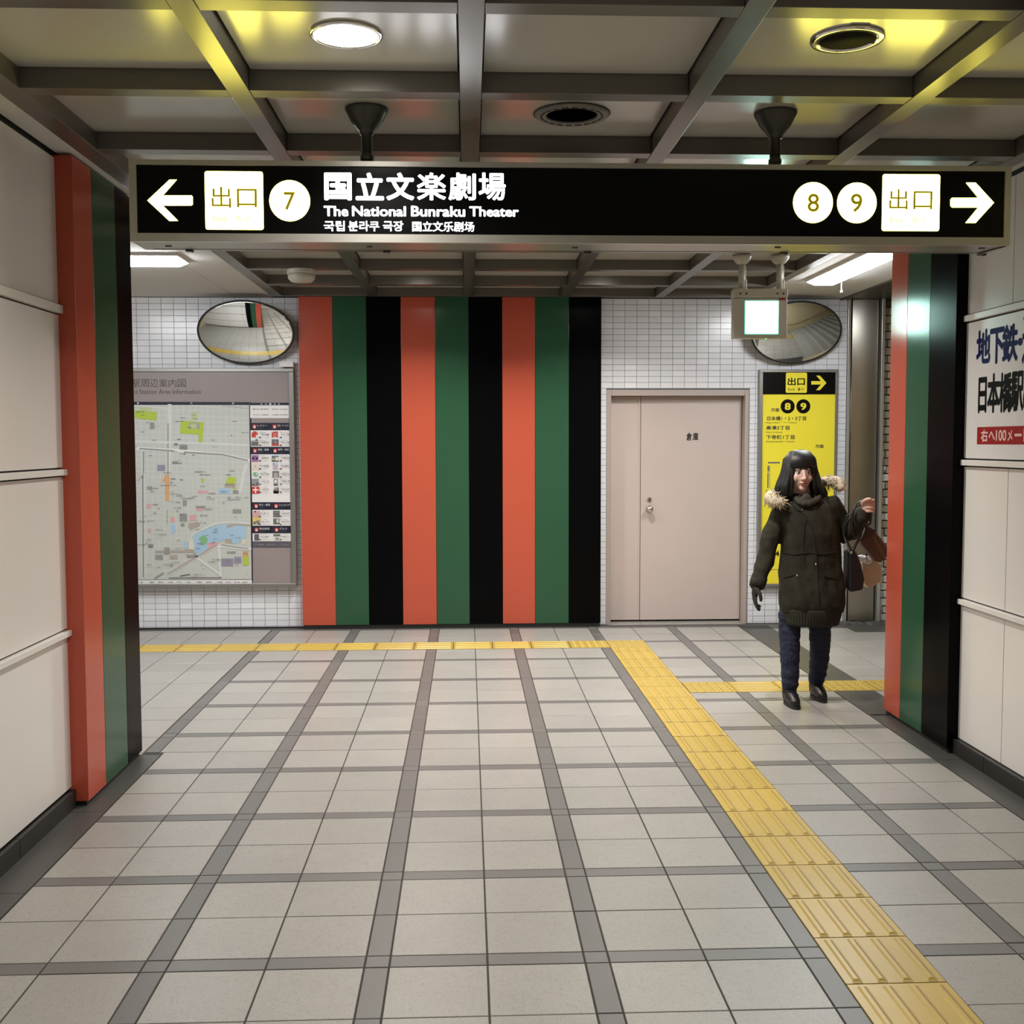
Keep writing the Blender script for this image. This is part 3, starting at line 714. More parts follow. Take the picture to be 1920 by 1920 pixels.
for k in range(20):
    t = 2*math.pi*k/20; r = 0.120; cx, cy = x+r*math.cos(t), y+r*math.sin(t); h = 0.28/2
    pts = [(x+rr*math.cos(t+dt), y+rr*math.sin(t+dt), 2.8585) for rr, dt in ((0.116, -0.11), (0.124, -0.11), (0.124, 0.11), (0.116, 0.11))]
    mb.prism(pts, (0, 0, 0.003))
obj('slot_ring', mb, 'rubber', sk)
sd = thing('smoke_detector', 'cream round smoke detector under a far left ceiling beam', 'detector', (-2.262, 7.955, 2.80))
mb = MB(); mb.lathe([(0.103, 0), (0.103, -0.022), (0.100, -0.030)], (-2.262, 7.955, 2.80), 32); obj('base', mb, 'cream_box', sd)
mb = MB(); mb.lathe([(0.098, -0.030), (0.094, -0.060), (0.075, -0.082), (0.0, -0.088)], (-2.262, 7.955, 2.80), 32); obj('cover', mb, 'cream_box', sd, smooth=True)
# fluorescent diffusers
def tube_light(name, label, x0, x1, y0, y1, ends):
    t = thing(name, label, 'ceiling light', ((x0+x1)/2, (y0+y1)/2, 2.804))
    mb = MB(); mb.box(x0-0.008, x1+0.008, y0-0.008, y1+0.008, 2.786, 2.804); obj('tray', mb, 'trim_white', t)
    mb = MB(); c = 0.045; z1, z0 = 2.786, 2.756
    mb.add([(x0,y0,z1),(x1,y0,z1),(x1,y1,z1),(x0,y1,z1),(x0+c,y0+c,z0),(x1-c,y0+c,z0),(x1-c,y1-c,z0),(x0+c,y1-c,z0)], [(4,5,6,7),(0,1,5,4),(1,2,6,5),(2,3,7,6),(3,0,4,7),(0,3,2,1)])
    obj('diffuser', mb, 'tube_white', t); return t
tube_light('fluorescent_light', 'fluorescent ceiling light on the left, half hidden by the black stripe of the pillar', -4.30, -2.965, 7.30, 7.60, 0)
tube_light('fluorescent_light', 'fluorescent ceiling light on the right with a pull cord, above the shutter post', 1.475, 1.70, 7.05, 8.36, 0)
pc = thing('pull_cord', 'white pull cord with bead hanging beside the right fluorescent light', 'cord', (1.70, 8.0, 2.80))
c0 = PY(1578, 524, 8.0)
mb = MB(); mb.tube([(c0.x, 8.0, 2.804), (c0.x, 8.0, c0.z-0.075)], 0.0028, 6); obj('cord', mb, 'trim_white', pc)
mb = MB(); mb.lathe([(0.003, 0.0), (0.008, -0.012), (0.009, -0.022), (0.0, -0.026)], (c0.x, 8.0, c0.z-0.07), 10); obj('bead', mb, 'trim_white', pc)
# hanging emergency light
YE = 7.20
em = thing('exit_light_box', 'small cream box hanging from two poles with a glowing pale green face', 'exit light', (0.81, YE, 2.25))
a, b = PY(1377.5, 541, YE), PY(1475.5, 634, YE)
zl = a.z-(a.z-b.z)*0.185
mb = MB(); mb.box(a.x, b.x, YE, YE+0.09, b.z, zl-0.002); obj('housing', mb, 'cream_box', em, bevel=0.004)
mb = MB(); mb.box(a.x-0.002, b.x+0.002, YE-0.003, YE+0.095, zl+0.001, a.z); obj('top_bracket', mb, 'cream_box', em, bevel=0.003)
for u in (1388, 1399.5, 1457.5, 1469):
    c = PY(u, 550.5, YE); mb = MB(); mb.lathe([(0.0065, 0), (0.0065, -0.003)], (c.x, YE-0.003, c.z), 10, 'y'); obj('screw', mb, 'bolt', em)
mb = MB(); rrect(mb, 1396.5, 563.5, 1459.5, 627, YE, 0.004, th=0.003); fp = obj('face_edge', mb, 'glow_green_edge', em)
mb = MB(); rrect(mb, 1398.5, 565, 1458, 625, YE, 0.004, th=0.004); obj('lit_face', mb, 'glow_green', em)
mb = MB(); rrect(mb, 1461, 559.5, 1473, 562.5, YE, 0.002, th=0.001); obj('maker_label', mb, 'label_red', em)
c = PY(1437.5, 636.5, YE); mb = MB(); mb.lathe([(0.0065, 0.012), (0.006, 0), (0.0, -0.006)], (c.x, YE+0.02, b.z-0.002), 8); obj('indicator_led', mb, 'led_green', em)
for u in (1391, 1462):
    c = PY(u, 490, YE+0.045); x = c.x; y = YE+0.045
    top = 2.873 if abs(y-7.16) > 0.2 else 2.80
    mb = MB(); mb.lathe([(0.062, 2.80), (0.060, 2.782), (0.045, 2.755), (0.028, 2.742), (0.022, 2.738)], (x, y, 0), 24); obj('ceiling_cup', mb, 'cream_box', em, smooth=True)
    mb = MB(); mb.lathe([(0.021, 2.745), (0.021, a.z-0.001)], (x, y, 0), 16); obj('pole', mb, 'cream_box', em, smooth=True)
    mb = MB(); mb.tube([(x+0.024, y-0.008, 2.73), (x+0.024, y-0.008, 2.64), (x+0.029, y-0.008, 2.638), (x+0.029, y-0.008, a.z)], 0.0022, 6); obj('cable', mb, 'trim_white', em)
# ------------------------------------------------------------------ CONVEX MIRRORS
def mirror(label, uc, vc, w_, tilt, twist=0.0):
    c = PY(uc, vc, 9.30); a_, b_, s_ = w_/2, 0.272, 0.050
    t = thing('convex_mirror', label, 'mirror', tuple(c))
    Rm = Matrix.Rotation(math.radians(twist), 3, 'Z') @ Matrix.Rotation(math.radians(tilt), 3, 'X')
    def put(mb):
        mb.v = [tuple(Rm @ Vector(p)+c) for p in mb.v]; return mb
    mb = MB(); n = 72; prof = [(math.sin(q*math.pi/2/1.0)**1.0, q) for q in np.linspace(1, 0, 22)]
    prof = [(q, -s_*(1-q*q)) for q in np.linspace(1, 0, 24)]
    mb.lathe([(max(r, 0.0), h) for r, h in prof], (0, 0, 0), n, 'y', sx=a_, sy=b_)
    obj('mirror_face', put(mb), 'mirror', t, smooth=True)
    mb = MB(); mb.lathe([(1.0, -0.001), (1.016, -0.004), (1.022, 0.004), (1.0, 0.016), (0.9, 0.03), (0.0, 0.035)], (0, 0, 0), n, 'y', sx=a_, sy=b_); obj('rubber_rim', put(mb), 'rubber', t, smooth=True)
    mb = MB(); mb.tube([(c.x, c.y+0.02, c.z), (c.x, 9.458, c.z+0.02)], 0.02, 10); mb.lathe([(0.06, 0), (0.06, -0.01)], (c.x, 9.459, c.z+0.02), 16, 'y'); obj('wall_bracket', mb, 'alu_dark', t)
    return t
mirror('oval convex mirror on the tiled wall above the area map board', 461, 623.5, 0.785, 25)
mirror('oval convex mirror behind the hanging green exit light, above the yellow sign', 1494, 624, 0.785, 25, 6)
# ------------------------------------------------------------------ WALL SIGNBOARD on the right
wsn = thing('wall_signboard', 'white signboard with large blue and black Japanese lettering on the right wall', 'sign', (XRW, 4.4, 1.83))
mb = MB(); mb.box(XRW-0.0035, XRW-0.0004, 3.10, 5.485, 1.50, 2.165); obj('board', mb, 'paper', wsn)
XS = XRW-0.0042
def textX(mb, body, u0, v0l, u1, v1l, v0r=None, bold=0.034):
    """box given by its left edge (u0: v0l..v1l) and right edge u1"""
    A, C_ = PX(u0, v0l, XS), PX(u0, v1l, XS); B = PX(u1, 800, XS)
    B = Vector((XS, B.y, A.z)); C_ = Vector((XS, A.y, C_.z))
    put_text(mb, body, A, B, C_, bold)
mb = MB()
textX(mb, '地', 1831.5, 620, 1853.5, 684); textX(mb, '下', 1856.5, 617, 1879, 684); textX(mb, '鉄', 1880, 610, 1904.5, 681); textX(mb, '・', 1908.5, 634, 1913.5, 649); 
yy = PX(1916.5, 640, XS).y
for i, ch in enumerate('近鉄'):
    put_text(mb, ch, (XS, yy-i*0.155, 2.147), (XS, yy-0.135-i*0.155, 2.147), (XS, yy-i*0.155, 1.925), 0.02)
obj('blue_lettering', mb, 'ink_blue', wsn)
mb = MB()
textX(mb, '日', 1835, 708, 1848.5, 775); textX(mb, '本', 1852, 701, 1873, 775); textX(mb, '橋', 1874, 699, 1895.5, 774); textX(mb, '駅', 1896.5, 697, 1917.5, 772)
yy = PX(1918.5, 730, XS).y
for i, ch in enumerate('のりば'):
    put_text(mb, ch, (XS, yy-i*0.15, 1.86), (XS, yy-0.12-i*0.15, 1.86), (XS, yy-i*0.15, 1.70), 0.02)
obj('black_lettering', mb, 'ink_black', wsn)
a, b = PX(1832.5, 801, XS), PX(1832.5, 833, XS)
mb = MB(); mb.box(XS-0.0006, XS, a.y-0.92, a.y, b.z, a.z); rl = obj('red_label', mb, 'label_red', wsn)
XS -= 0.0012
mb = MB(); textX(mb, '右', 1839.5, 805.5, 1852.5, 828.5); textX(mb, 'へ', 1854, 809, 1866, 825.5); textX(mb, '100', 1867.5, 806, 1887.5, 827, bold=0.03); textX(mb, 'メ', 1889.5, 806, 1899, 827); textX(mb, 'ー', 1902.5, 813, 1916, 818.5)
yy = PX(1919, 815, XS).y
for i, ch in enumerate('トル'): put_text(mb, ch, (XS, yy-i*0.075, a.z-0.012), (XS, yy-0.06-i*0.075, a.z-0.012), (XS, yy-i*0.075, b.z+0.012), 0.02)
obj('label_lettering', mb, 'label_pink', rl)
# ------------------------------------------------------------------ YELLOW EXIT SIGN
ys_ = thing('yellow_exit_sign', 'tall yellow exit direction sign with black header on the tiled wall behind the woman', 'sign', (1.74, 9.43, 0.32))
YY = 9.425
a, b = PY(1424, 692.5, YY), PY(1563, 1099, YY); x0, x1, z1, z0 = a.x, b.x+0.012, a.z, b.z
mb = MB(); fw = 0.026
mb.box(x0, x1, YY-0.012, YY+0.034, z1-fw, z1); mb.box(x0, x1, YY-0.012, YY+0.034, z0, z0+fw); mb.box(x0, x0+fw+0.004, YY-0.012, YY+0.034, z0+fw, z1-fw); mb.box(x1-fw, x1, YY-0.012, YY+0.034, z0+fw, z1-fw)
obj('frame', mb, 'alu_dark', ys_, bevel=0.003)
E1 = lambda x, y: (1410+x/10.665, 680+y/10.665)
zh = PY(*E1(900, 636), YY).z
mb = MB(); mb.box(x0+fw, x1-fw, YY, YY+0.02, z0+fw, zh); mb.v; fy_ = obj('yellow_panel', mb, 'sign_yellow', ys_)
mb = MB(); mb.box(x0+fw, x1-fw, YY-0.001, YY+0.02, zh, z1-fw); obj('black_header', mb, 'sign_black', ys_)
def eT(mb, s, x0, y0, x1, y1, bold=0.0, lift=0.003): textY(mb, s, *E1(x0, y0), *E1(x1, y1), YY, bold, lift=lift)
mb = MB(); rrect(mb, *E1(678, 200), *E1(1095, 604), YY, 0.012, lift=0.001); ye = obj('exit_box', mb, 'sign_yellow', ys_)
mb = MB(); eT(mb, '出', 712, 296, 872, 455, 0.02); eT(mb, '口', 905, 312, 1055, 452, 0.02); eT(mb, 'Exit', 722, 508, 855, 560); eT(mb, '출구', 912, 502, 1035, 560, 0.01); obj('exit_lettering', mb, 'ink_black', ye)
mb = MB(); mb.prism([PY(*E1(x, y), YY)+Vector((0, -0.002, 0)) for x, y in ((1488, 405), (1355, 258), (1280, 258), (1378, 368), (1183, 368), (1183, 438), (1378, 438), (1275, 550), (1355, 550))], (0, -0.001, 0)); obj('arrow', mb, 'sign_yellow', ys_)
for s, cx in (('8', 712), ('9', 1026)):
    mb = MB(); disc(mb, E1(cx-140, 0)[0], E1(cx+140, 0)[0], E1(0, 874)[1], YY, lift=0.001); dd = obj('number_disc', mb, 'ink_black', ys_)
    mb = MB(); eT(mb, s, cx-60, 805, cx+60, 948, 0.035, 0.004); obj('numeral', mb, 'sign_yellow', dd)
for t_, bb_, bo_ in (('方面', (375, 910, 545, 980), 0.01), ('日本橋1・2・3丁目', (300, 1072, 1082, 1155), 0.015), ('高津3丁目', (285, 1262, 748, 1342), 0.012), ('下寺町1丁目', (280, 1445, 850, 1532), 0.012), ('方面', (1262, 1635, 1430, 1705), 0.01),
                     ('Nippombashi 1・2・3 chome', (278, 1185, 898, 1218), 0), ('Kozu 3-chome', (278, 1375, 605, 1405), 0), ('Shitaderamachi 1-chome', (275, 1562, 845, 1590), 0)):
    mb = MB(); eT(mb, t_, *bb_, bo_); obj('lettering', mb, 'ink_brown', ys_)
for u0, v0, u1, v1, w_ in ((1440, 867.5, 1462, 867.5, 0.012), (1440.5, 873, 1440.5, 884, 0.014), (1440, 886, 1439.5, 915, 0.010), (1443.5, 873, 1443, 915, 0.003), (1437, 918, 1434, 950, 0.006), (1421, 1068, 1500, 1068, 0.003)):
    a, b = PY(u0, v0, YY), PY(u1, v1, YY); d = (b-a).normalized(); n_ = Vector((d.z, 0, -d.x))*w_/2; L_ = Vector((0, -0.002, 0))
    mb = MB(); mb.add([a-n_+L_, b-n_+L_, b+n_+L_, a+n_+L_], [(0, 1, 2, 3)]); obj('plan_line', mb, 'ink_grey', ys_)
mb = MB(); textY(mb, '4', 1453, 1033, 1461, 1043, YY, 0.02, lift=0.002); obj('numeral', mb, 'ink_black', ys_)
# ------------------------------------------------------------------ AREA MAP BOARD
mbd = thing('area_map_board', 'large framed station area map board with mauve header, left of the striped panel', 'map board', (-3.4, 9.42, 0.36))
YM = 9.405
bx1 = PY(553.5, 900, YM).x; bz1 = PY(500, 690.5, YM).z; bz0 = PY(500, 1100, YM).z; bx0 = -4.35; fw = 0.042
mb = MB(); mb.box(bx0, bx1, YM-0.012, 9.458, bz1-0.030, bz1); mb.box(bx0, bx1, YM-0.012, 9.458, bz0, bz0+0.030); mb.box(bx1-fw, bx1, YM-0.012, 9.458, bz0+0.03, bz1-0.03); mb.box(bx0, bx0+fw, YM-0.012, 9.458, bz0+0.03, bz1-0.03)
obj('frame', mb, 'alu_dark', mbd, bevel=0.004)
mb = MB(); mb.box(bx0+fw, bx1-fw, YM, YM+0.02, bz0+0.03, bz1-0.03); obj('backing_sheet', mb, 'mauve', mbd)
tg = MB(); a = PY(524.5, 677.5, YM-0.006); b = PY(550, 688, YM-0.006); tg.box(a.x, b.x, YM-0.014, YM+0.03, b.z, a.z); obj('small_white_plate', tg, 'paper', mbd)
A_ = lambda x, y: (250+x/8.348, 680+y/8.348)
B_ = lambda x, y: (250+x/8.348, 890+y/8.348)
C_f = lambda x, y: (460+x/12.0, 740+y/12.0)
D_f = lambda x, y: (460+x/12.0, 890+y/12.0)
class Sheet:
    def __init__(s): s.mb = MB(); s.mats = []; s.n = 0
    def mi(s, m_):
        if m_ not in s.mats: s.mats.append(m_)
        return s.mats.index(m_)
    def poly(s, pts, m_, lift=None, F=None):
        s.n += 1
        L_ = lift if lift is not None else 0.0010+0.00002*s.n
        P = [PY(*(F(x, y) if F else (x, y)), YM)+Vector((0, -L_, 0)) for x, y in pts]
        s.mb.add(P, [tuple(range(len(P)))], s.mi(m_))
    def rect(s, x0, y0, x1, y1, m_, F=None, lift=None): s.poly([(x0, y0), (x1, y0), (x1, y1), (x0, y1)], m_, lift, F)
    def line(s, pts, w_, m_, F=None):
        for (xa, ya), (xb, yb) in zip(pts[:-1], pts[1:]):
            l = math.hypot(xb-xa, yb-ya) or 1; nx, ny = -(yb-ya)/l*w_/2, (xb-xa)/l*w_/2; ex, ey = (xb-xa)/l*w_*0.2, (yb-ya)/l*w_*0.2
            s.poly([(xa+nx-ex, ya+ny-ey), (xb+nx+ex, yb+ny+ey), (xb-nx+ex, yb-ny+ey), (xa-nx-ex, ya-ny-ey)], m_, None, F)
    def text(s, t_, x0, y0, x1, y1, m_, F=None, bold=0.0):
        s.n += 1
        a = F(x0, y0) if F else (x0, y0); b = F(x1, y1) if F else (x1, y1)
        textY(s.mb, t_, a[0], a[1], b[0], b[1], YM, bold, s.mi(m_), 0.0012+0.00002*s.n)
    def done(s, name, parent, label=None): return obj(name, s.mb, s.mats, parent, label=label)
s = Sheet()
for ch, a, b in (('駅', -20, 105), ('周', 118, 245), ('辺', 262, 385), ('案', 405, 535), ('内', 552, 675), ('図', 695, 822)): s.text(ch, a, 258, b, 385, 'ink_brown', A_)
s.text('hi', -10, 428, 62, 488, 'ink_brown', A_); s.text('Station', 95, 418, 360, 490, 'ink_brown', A_); s.text('Area', 400, 418, 580, 490, 'ink_brown', A_); s.text('Information', 615, 418, 1055, 490, 'ink_brown', A_)
s.done('header_lettering', mbd)
s = Sheet(); rnd = random.Random(5)
s.poly([(120, 753), (467.5, 754), (472.5, 1095), (120, 1097)], 'navy')
s.poly([(120, 759), (467, 759.5), (472, 1086), (120, 1087)], 'paper_map')
s.poly([(120, 1088), (472.3, 1087), (472.5, 1095), (120, 1096)], 'paper')
for x, t_ in ((60, 'B'), (895, 'C'), (1550, 'D')): s.text(t_, x, 622, x+28, 648, 'paper', A_, 0.03)
# streets (white lattice) then main roads
for x in range(120, 1790, 95): s.line([(x, 662), (x+rnd.uniform(-8, 8)+10, 1830)], 7, 'map_white', A_)
for y in range(730, 1830, 88): s.line([(30, y), (1810, y+rnd.uniform(15, 45))], 7, 'map_white', A_)
for x in range(110, 1800, 90): s.line([(x+10, 0), (x+25, 1040 if 560 < x < 1780 else 1600)], 7, 'map_white', B_)
for y in range(30, 1000, 74): s.line([(50, y), (1830, y+rnd.uniform(-4, 10))], 7, 'map_white', B_)
for y in range(1010, 1600, 110): s.line([(60, y), (900, y+4)], 7, 'map_white', B_)
s.line([(30, 670), (600, 720)], 18, 'map_white', A_); s.line([(900, 670), (1810, 740)], 12, 'map_white', A_); s.line([(1380, 662), (1810, 728)], 5, 'map_violet', A_)
s.line([(570, 660), (550, 1830)], 60, 'map_white', A_); s.line([(545, 950), (543, 1830)], 26, 'map_tan', A_); s.line([(30, 1340), (700, 1375), (1400, 1440), (1815, 1530)], 44, 'paper', A_)
s.line([(100, 1345), (620, 1380)], 24, 'map_grey', A_); s.line([(800, 1400), (1400, 1440), (1790, 1530)], 24, 'map_grey', A_)
s.line([(150, 1380), (160, 1830)], 50, 'map_white', A_); s.line([(160, 1390), (160, 1830)], 24, 'map_grey', A_); s.line([(150, 0), (165, 1600)], 60, 'map_white', B_); s.line([(148, 0), (160, 1600)], 28, 'map_grey', B_)
s.line([(30, 1230), (1810, 1290)], 34, 'map_white', A_); s.line([(1770, 1600), (1700, 1830)], 50, 'map_white', A_); s.line([(1720, 0), (1680, 270)], 50, 'map_white', B_)
# parks, water
s.poly([(20, 745), (370, 775), (358, 912), (22, 868)], 'map_lime', F=A_)
s.poly([(745, 905), (1105, 935), (1082, 1245), (1018, 1240), (1022, 1125), (730, 1105)], 'map_lime', F=A_)
s.rect(925, 770, 1000, 900, 'map_lime2', A_); s.rect(105, 700, 300, 745, 'map_lime2', A_); s.rect(870, 940, 1040, 1040, 'map_tan', A_); s.rect(895, 960, 990, 1030, 'map_lime2', A_)
s.rect(260, 935, 332, 1040, 'map_grey', A_); s.rect(722, 1285, 845, 1360, 'map_grey', A_); s.rect(375, 1600, 497, 1695, 'map_violet', A_); s.rect(640, 1260, 700, 1300, 'map_grey', A_); s.rect(610, 1540, 700, 1580, 'map_grey', A_)
s.poly([(1475, 1780), (1610, 1800), (1600, 1990), (1465, 1900)], 'map_lime', F=A_)
s.poly([(505, 0), (570, 0), (560, 415), (498, 410), (500, 100), (455, 110), (455, 95)], 'map_orange', F=B_)
s.poly([(1480, 30), (1610, 60), (1600, 150), (1450, 150), (1445, 130)], 'map_lime', F=B_); s.poly([(1440, 130), (1600, 150), (1595, 205), (1425, 195)], 'map_tan', F=B_)
s.poly([(1062, 55), (1115, 65), (1110, 110), (1085, 130), (1065, 100)], 'map_lime', F=B_)
s.rect(1340, 215, 1520, 300, 'map_blue', B_); s.rect(1560, 250, 1650, 300, 'map_grey', B_); s.rect(1010, 250, 1170, 290, 'map_pink', B_); s.rect(215, 455, 278, 525, 'map_pink', B_)
s.rect(775, 395, 838, 490, 'map_grey', B_); s.rect(980, 490, 1130, 525, 'map_grey', B_); s.rect(990, 527, 1085, 565, 'map_pink', B_); s.rect(1555, 540, 1690, 605, 'map_grey', B_); s.rect(725, 610, 845, 735, 'map_grey', B_); s.rect(885, 630, 985, 720, 'map_pink', B_)
s.rect(580, 595, 615, 680, 'map_lime2', B_); s.rect(583, 670, 650, 742, 'map_pink', B_); s.poly([(590, 770), (645, 770), (662, 850), (640, 925), (585, 925)], 'map_blue', F=B_)
s.line([(530, 555), (533, 775)], 6, 'map_dkgrey', B_)
s.poly([(860, 760), (960, 745), (1040, 770), (1040, 800), (960, 840), (900, 870), (860, 820)], 'map_tan', F=B_); s.rect(745, 760, 800, 815, 'map_grey', B_); s.rect(215, 180, 300, 240, 'map_grey', B_); s.rect(228, 855, 275, 895, 'map_pink', B_)
s.poly([(935, 960), (1100, 870), (1270, 800), (1470, 775), (1770, 810), (1760, 970), (1640, 1070), (1560, 1085), (1540, 1010), (1440, 1010), (1330, 1050), (1150, 1170), (1010, 1250), (960, 1240), (945, 1100)], 'map_blue', F=B_)
s.line([(900, 1000), (925, 930), (1100, 850), (1280, 770), (1480, 740), (1835, 760)], 26, 'map_white', B_)
s.poly([(1455, 790), (1600, 770), (1835, 785), (1835, 800), (1600, 795), (1500, 830), (1480, 845)], 'map_tan', F=B_)
s.poly([(1020, 1000), (1110, 935), (1170, 1010), (1150, 1080), (1090, 1110)], 'map_green', F=B_); s.poly([(1150, 1080), (1260, 1050), (1350, 1080), (1220, 1140), (1160, 1150)], 'map_pink', F=B_); s.poly([(1440, 1020), (1530, 1010), (1550, 1080), (1440, 1060)], 'map_tan', F=B_); s.rect(1700, 1010, 1752, 1090, 'map_cream', B_)
s.poly([(790, 1045), (860, 1060), (855, 1140), (785, 1150)], 'map_blue', F=B_); s.poly([(875, 1000), (940, 1020), (955, 1170), (870, 1170)], 'map_cream', F=B_)
s.line([(350, 1205), (940, 1200), (985, 1290)], 36, 'map_tan', B_); s.rect(485, 1140, 570, 1250, 'map_grey', B_); s.rect(800, 1165, 935, 1200, 'map_tan', B_)
s.line([(545, 1550), (980, 1290), (1310, 1110), (1500, 1130), (1840, 1165)], 46, 'map_white', B_); s.line([(545, 1550), (980, 1290), (1310, 1100)], 30, 'map_tan', B_); s.line([(1380, 1100), (1500, 1120), (1800, 1160)], 18, 'map_grey', B_); s.line([(340, 1620), (470, 1540)], 30, 'map_grey', B_)
s.line([(985, 1290), (1370, 1570)], 40, 'map_white', B_); s.line([(1340, 1130), (1370, 1590)], 44, 'map_white', B_)
s.rect(960, 1260, 1015, 1300, 'map_dkgrey', B_); s.rect(845, 1255, 960, 1300, 'map_grey', B_); s.rect(235, 1085, 315, 1140, 'map_grey', B_); s.rect(345, 1255, 465, 1330, 'map_grey', B_); s.rect(570, 1255, 690, 1320, 'map_tan', B_); s.rect(570, 1390, 625, 1440, 'map_tan', B_)
s.rect(1375, 1310, 1565, 1430, 'map_violet', B_); s.rect(1582, 1285, 1690, 1385, 'map_violet', B_); s.rect(1715, 1200, 1800, 1285, 'map_orange', B_); s.rect(1718, 1285, 1808, 1420, 'map_lime', B_)
s.text('浪速区', 1470, 1195, 1612, 1240, 'map_dkgrey', B_); s.line([(560, 1615), (1380, 1612)], 12, 'map_dkgrey', B_); s.line([(735, 1585), (885, 1560)], 18, 'map_dkgrey', B_)
# small print on the map as dashes of differing weight
def scrib(x, y, w_, h_, F, m_='map_dkgrey'):
    n = max(2, int(w_/14)); 
    for k in range(n):
        if rnd.random() < 0.85:
            xx = x+k*w_/n; s.rect(xx, y+rnd.uniform(0, h_*0.3), xx+w_/n*rnd.uniform(0.5, 0.95), y+h_*rnd.uniform(0.6, 1.0), m_, F)
for x, y, w_ in ((740, 855, 70), (635, 912, 150), (850, 1008, 70), (915, 812, 80), (925, 870, 75), (100, 1075, 75), (360, 990, 50), (305, 1205, 50), (685, 1190, 65), (1545, 912, 85), (1510, 1130, 45), (1670, 1090, 130), (1225, 1203, 55), (1255, 1312, 60), (235, 1447, 65), (590, 1375, 90), (725, 1420, 115), (635, 1270, 60), (745, 1310, 95), (745, 1345, 95), (925, 1435, 45), (610, 1565, 175), (710, 1522, 35), (955, 1700, 175), (1045, 1745, 170), (1510, 1685, 85), (1450, 1745, 80), (470, 1715, 140), (105, 1782, 85), (600, 1810, 60), (735, 1825, 50), (30, 1325, 45), (1550, 1475, 45), (30, 762, 140), (200, 930, 45), (130, 818, 45)):
    scrib(x, y, w_, 17, A_)
for x, y, w_ in ((50, 75, 60), (435, 160, 155), (590, 55, 70), (570, 115, 55), (590, 155, 90), (735, 70, 50), (1050, 170, 85), (1455, 145, 115), (1375, 258, 95), (1560, 240, 70), (310, 205, 90), (275, 255, 50), (610, 262, 30), (570, 293, 190), (675, 322, 95), (615, 320, 20), (750, 360, 210), (1140, 340, 80), (1145, 370, 130), (930, 330, 80), (1180, 285, 110), (1480, 350, 40), (1590, 345, 90), (1480, 380, 190), (1740, 348, 70), (310, 455, 90), (580, 420, 165), (635, 510, 130), (370, 515, 45), (310, 590, 60), (1110, 525, 140), (1395, 432, 40), (1570, 655, 60), (1050, 625, 115), (985, 742, 160), (85, 718, 105), (220, 715, 110), (175, 637, 70), (675, 560, 30), (725, 612, 85), (780, 672, 25), (360, 850, 105), (335, 925, 190), (380, 970, 50), (220, 1010, 80), (65, 1082, 135), (200, 1062, 85), (245, 1108, 60), (650, 1145, 120), (685, 1018, 55), (990, 850, 65), (1265, 845, 55), (1245, 890, 85), (1145, 940, 55), (1525, 935, 55), (1610, 975, 75), (1265, 995, 70), (1205, 1050, 90), (1010, 1065, 90), (970, 1145, 85), (985, 1212, 25), (600, 1365, 20), (635, 1365, 95), (475, 1395, 95), (225, 1395, 75), (375, 1438, 55), (825, 1245, 40), (1040, 1412, 60), (1075, 1465, 70), (1180, 1355, 100), (1240, 1320, 130), (1430, 1340, 110), (1600, 1320, 60), (1595, 1402, 75), (1730, 1222, 60), (955, 1555, 180), (920, 1597, 85), (1770, 1548, 40), (470, 1610, 50)):
    scrib(x, y, w_, 16, B_)
for x in (80, 255, 395, 550, 685, 820, 1000, 1145, 1320, 1455, 1590, 1715): scrib(x, 1668, 85, 24, B_)
s.done('map_sheet', mbd, 'printed street map with green parks and a blue district')
# listing column with dark headings and small pictures
s = Sheet()
s.poly([(468, 754), (471, 754), (474.5, 1095), (471.5, 1095)], 'navy')
s.poly([C_f(110, 182), C_f(1005, 182), C_f(1006, 238), C_f(110, 238)], 'navy'); s.poly([C_f(108, 238), C_f(1006, 238), C_f(1016, 527), C_f(110, 527)], 'paper')
for i, ch in enumerate('施設一覧表'): s.text(ch, 345+i*98, 192, 385+i*98, 228, 'paper', C_f)
for (x, y, w_) in ((165, 315, 160), (345, 315, 175), (605, 315, 155), (785, 315, 175), (165, 442, 160), (355, 442, 165), (610, 442, 155), (790, 442, 170)): scrib(x, y, w_, 26, C_f)
def heading(F, x0, x1, y0, y1, t1, t2):
    s.rect(x0, y0, x1, y1, 'navy', F); xm = (x0+x1)/2+2; s.rect(xm-2, y0, xm+2, y1, 'slate', F); h = y1-y0
    for xx, t_ in ((x0, t1), (xm, t2)):
        s.rect(xx+48, y0+h*0.22, xx+128, y0+h*0.74, 'pic_red', F); s.rect(xx+66, y0+h*0.38, xx+112, y0+h*0.72, 'label_pink', F)
        s.text(t_, xx+150, y0+h*0.2, min(xx+150+58*len(t_), xx+400), y0+h*0.5, 'paper', F); scrib(xx+150, y0+h*0.6, 140, 12, F, 'slate'); scrib(xx+150, y0+h*0.76, 110, 12, F, 'slate')
heading(C_f, 118, 1018, 636, 802, 'レジャー', '生活・サービス'); s.poly([C_f(118, 802), C_f(1030, 802), C_f(1034, 1172), C_f(124, 1172)], 'paper')
heading(C_f, 130, 1032, 1180, 1342, '病院・医療', '専門・学校'); s.poly([C_f(130, 1342), C_f(1032, 1342), (547.5, 941.5), (473, 941.5)], 'paper')
heading(D_f, 158, 1052, 620, 788, '学び・教育', 'ショッピング'); s.poly([D_f(158, 790), D_f(1060, 790), D_f(1068, 1148), D_f(165, 1148)], 'paper')
heading(D_f, 165, 1065, 1158, 1318, '宿泊施設', 'グルメ'); s.poly([D_f(165, 1320), D_f(1068, 1320), D_f(1070, 1498), D_f(168, 1498)], 'paper')
s.poly([D_f(163, 1503), D_f(1070, 1503), D_f(1072, 1625), D_f(165, 1628)], 'slate')
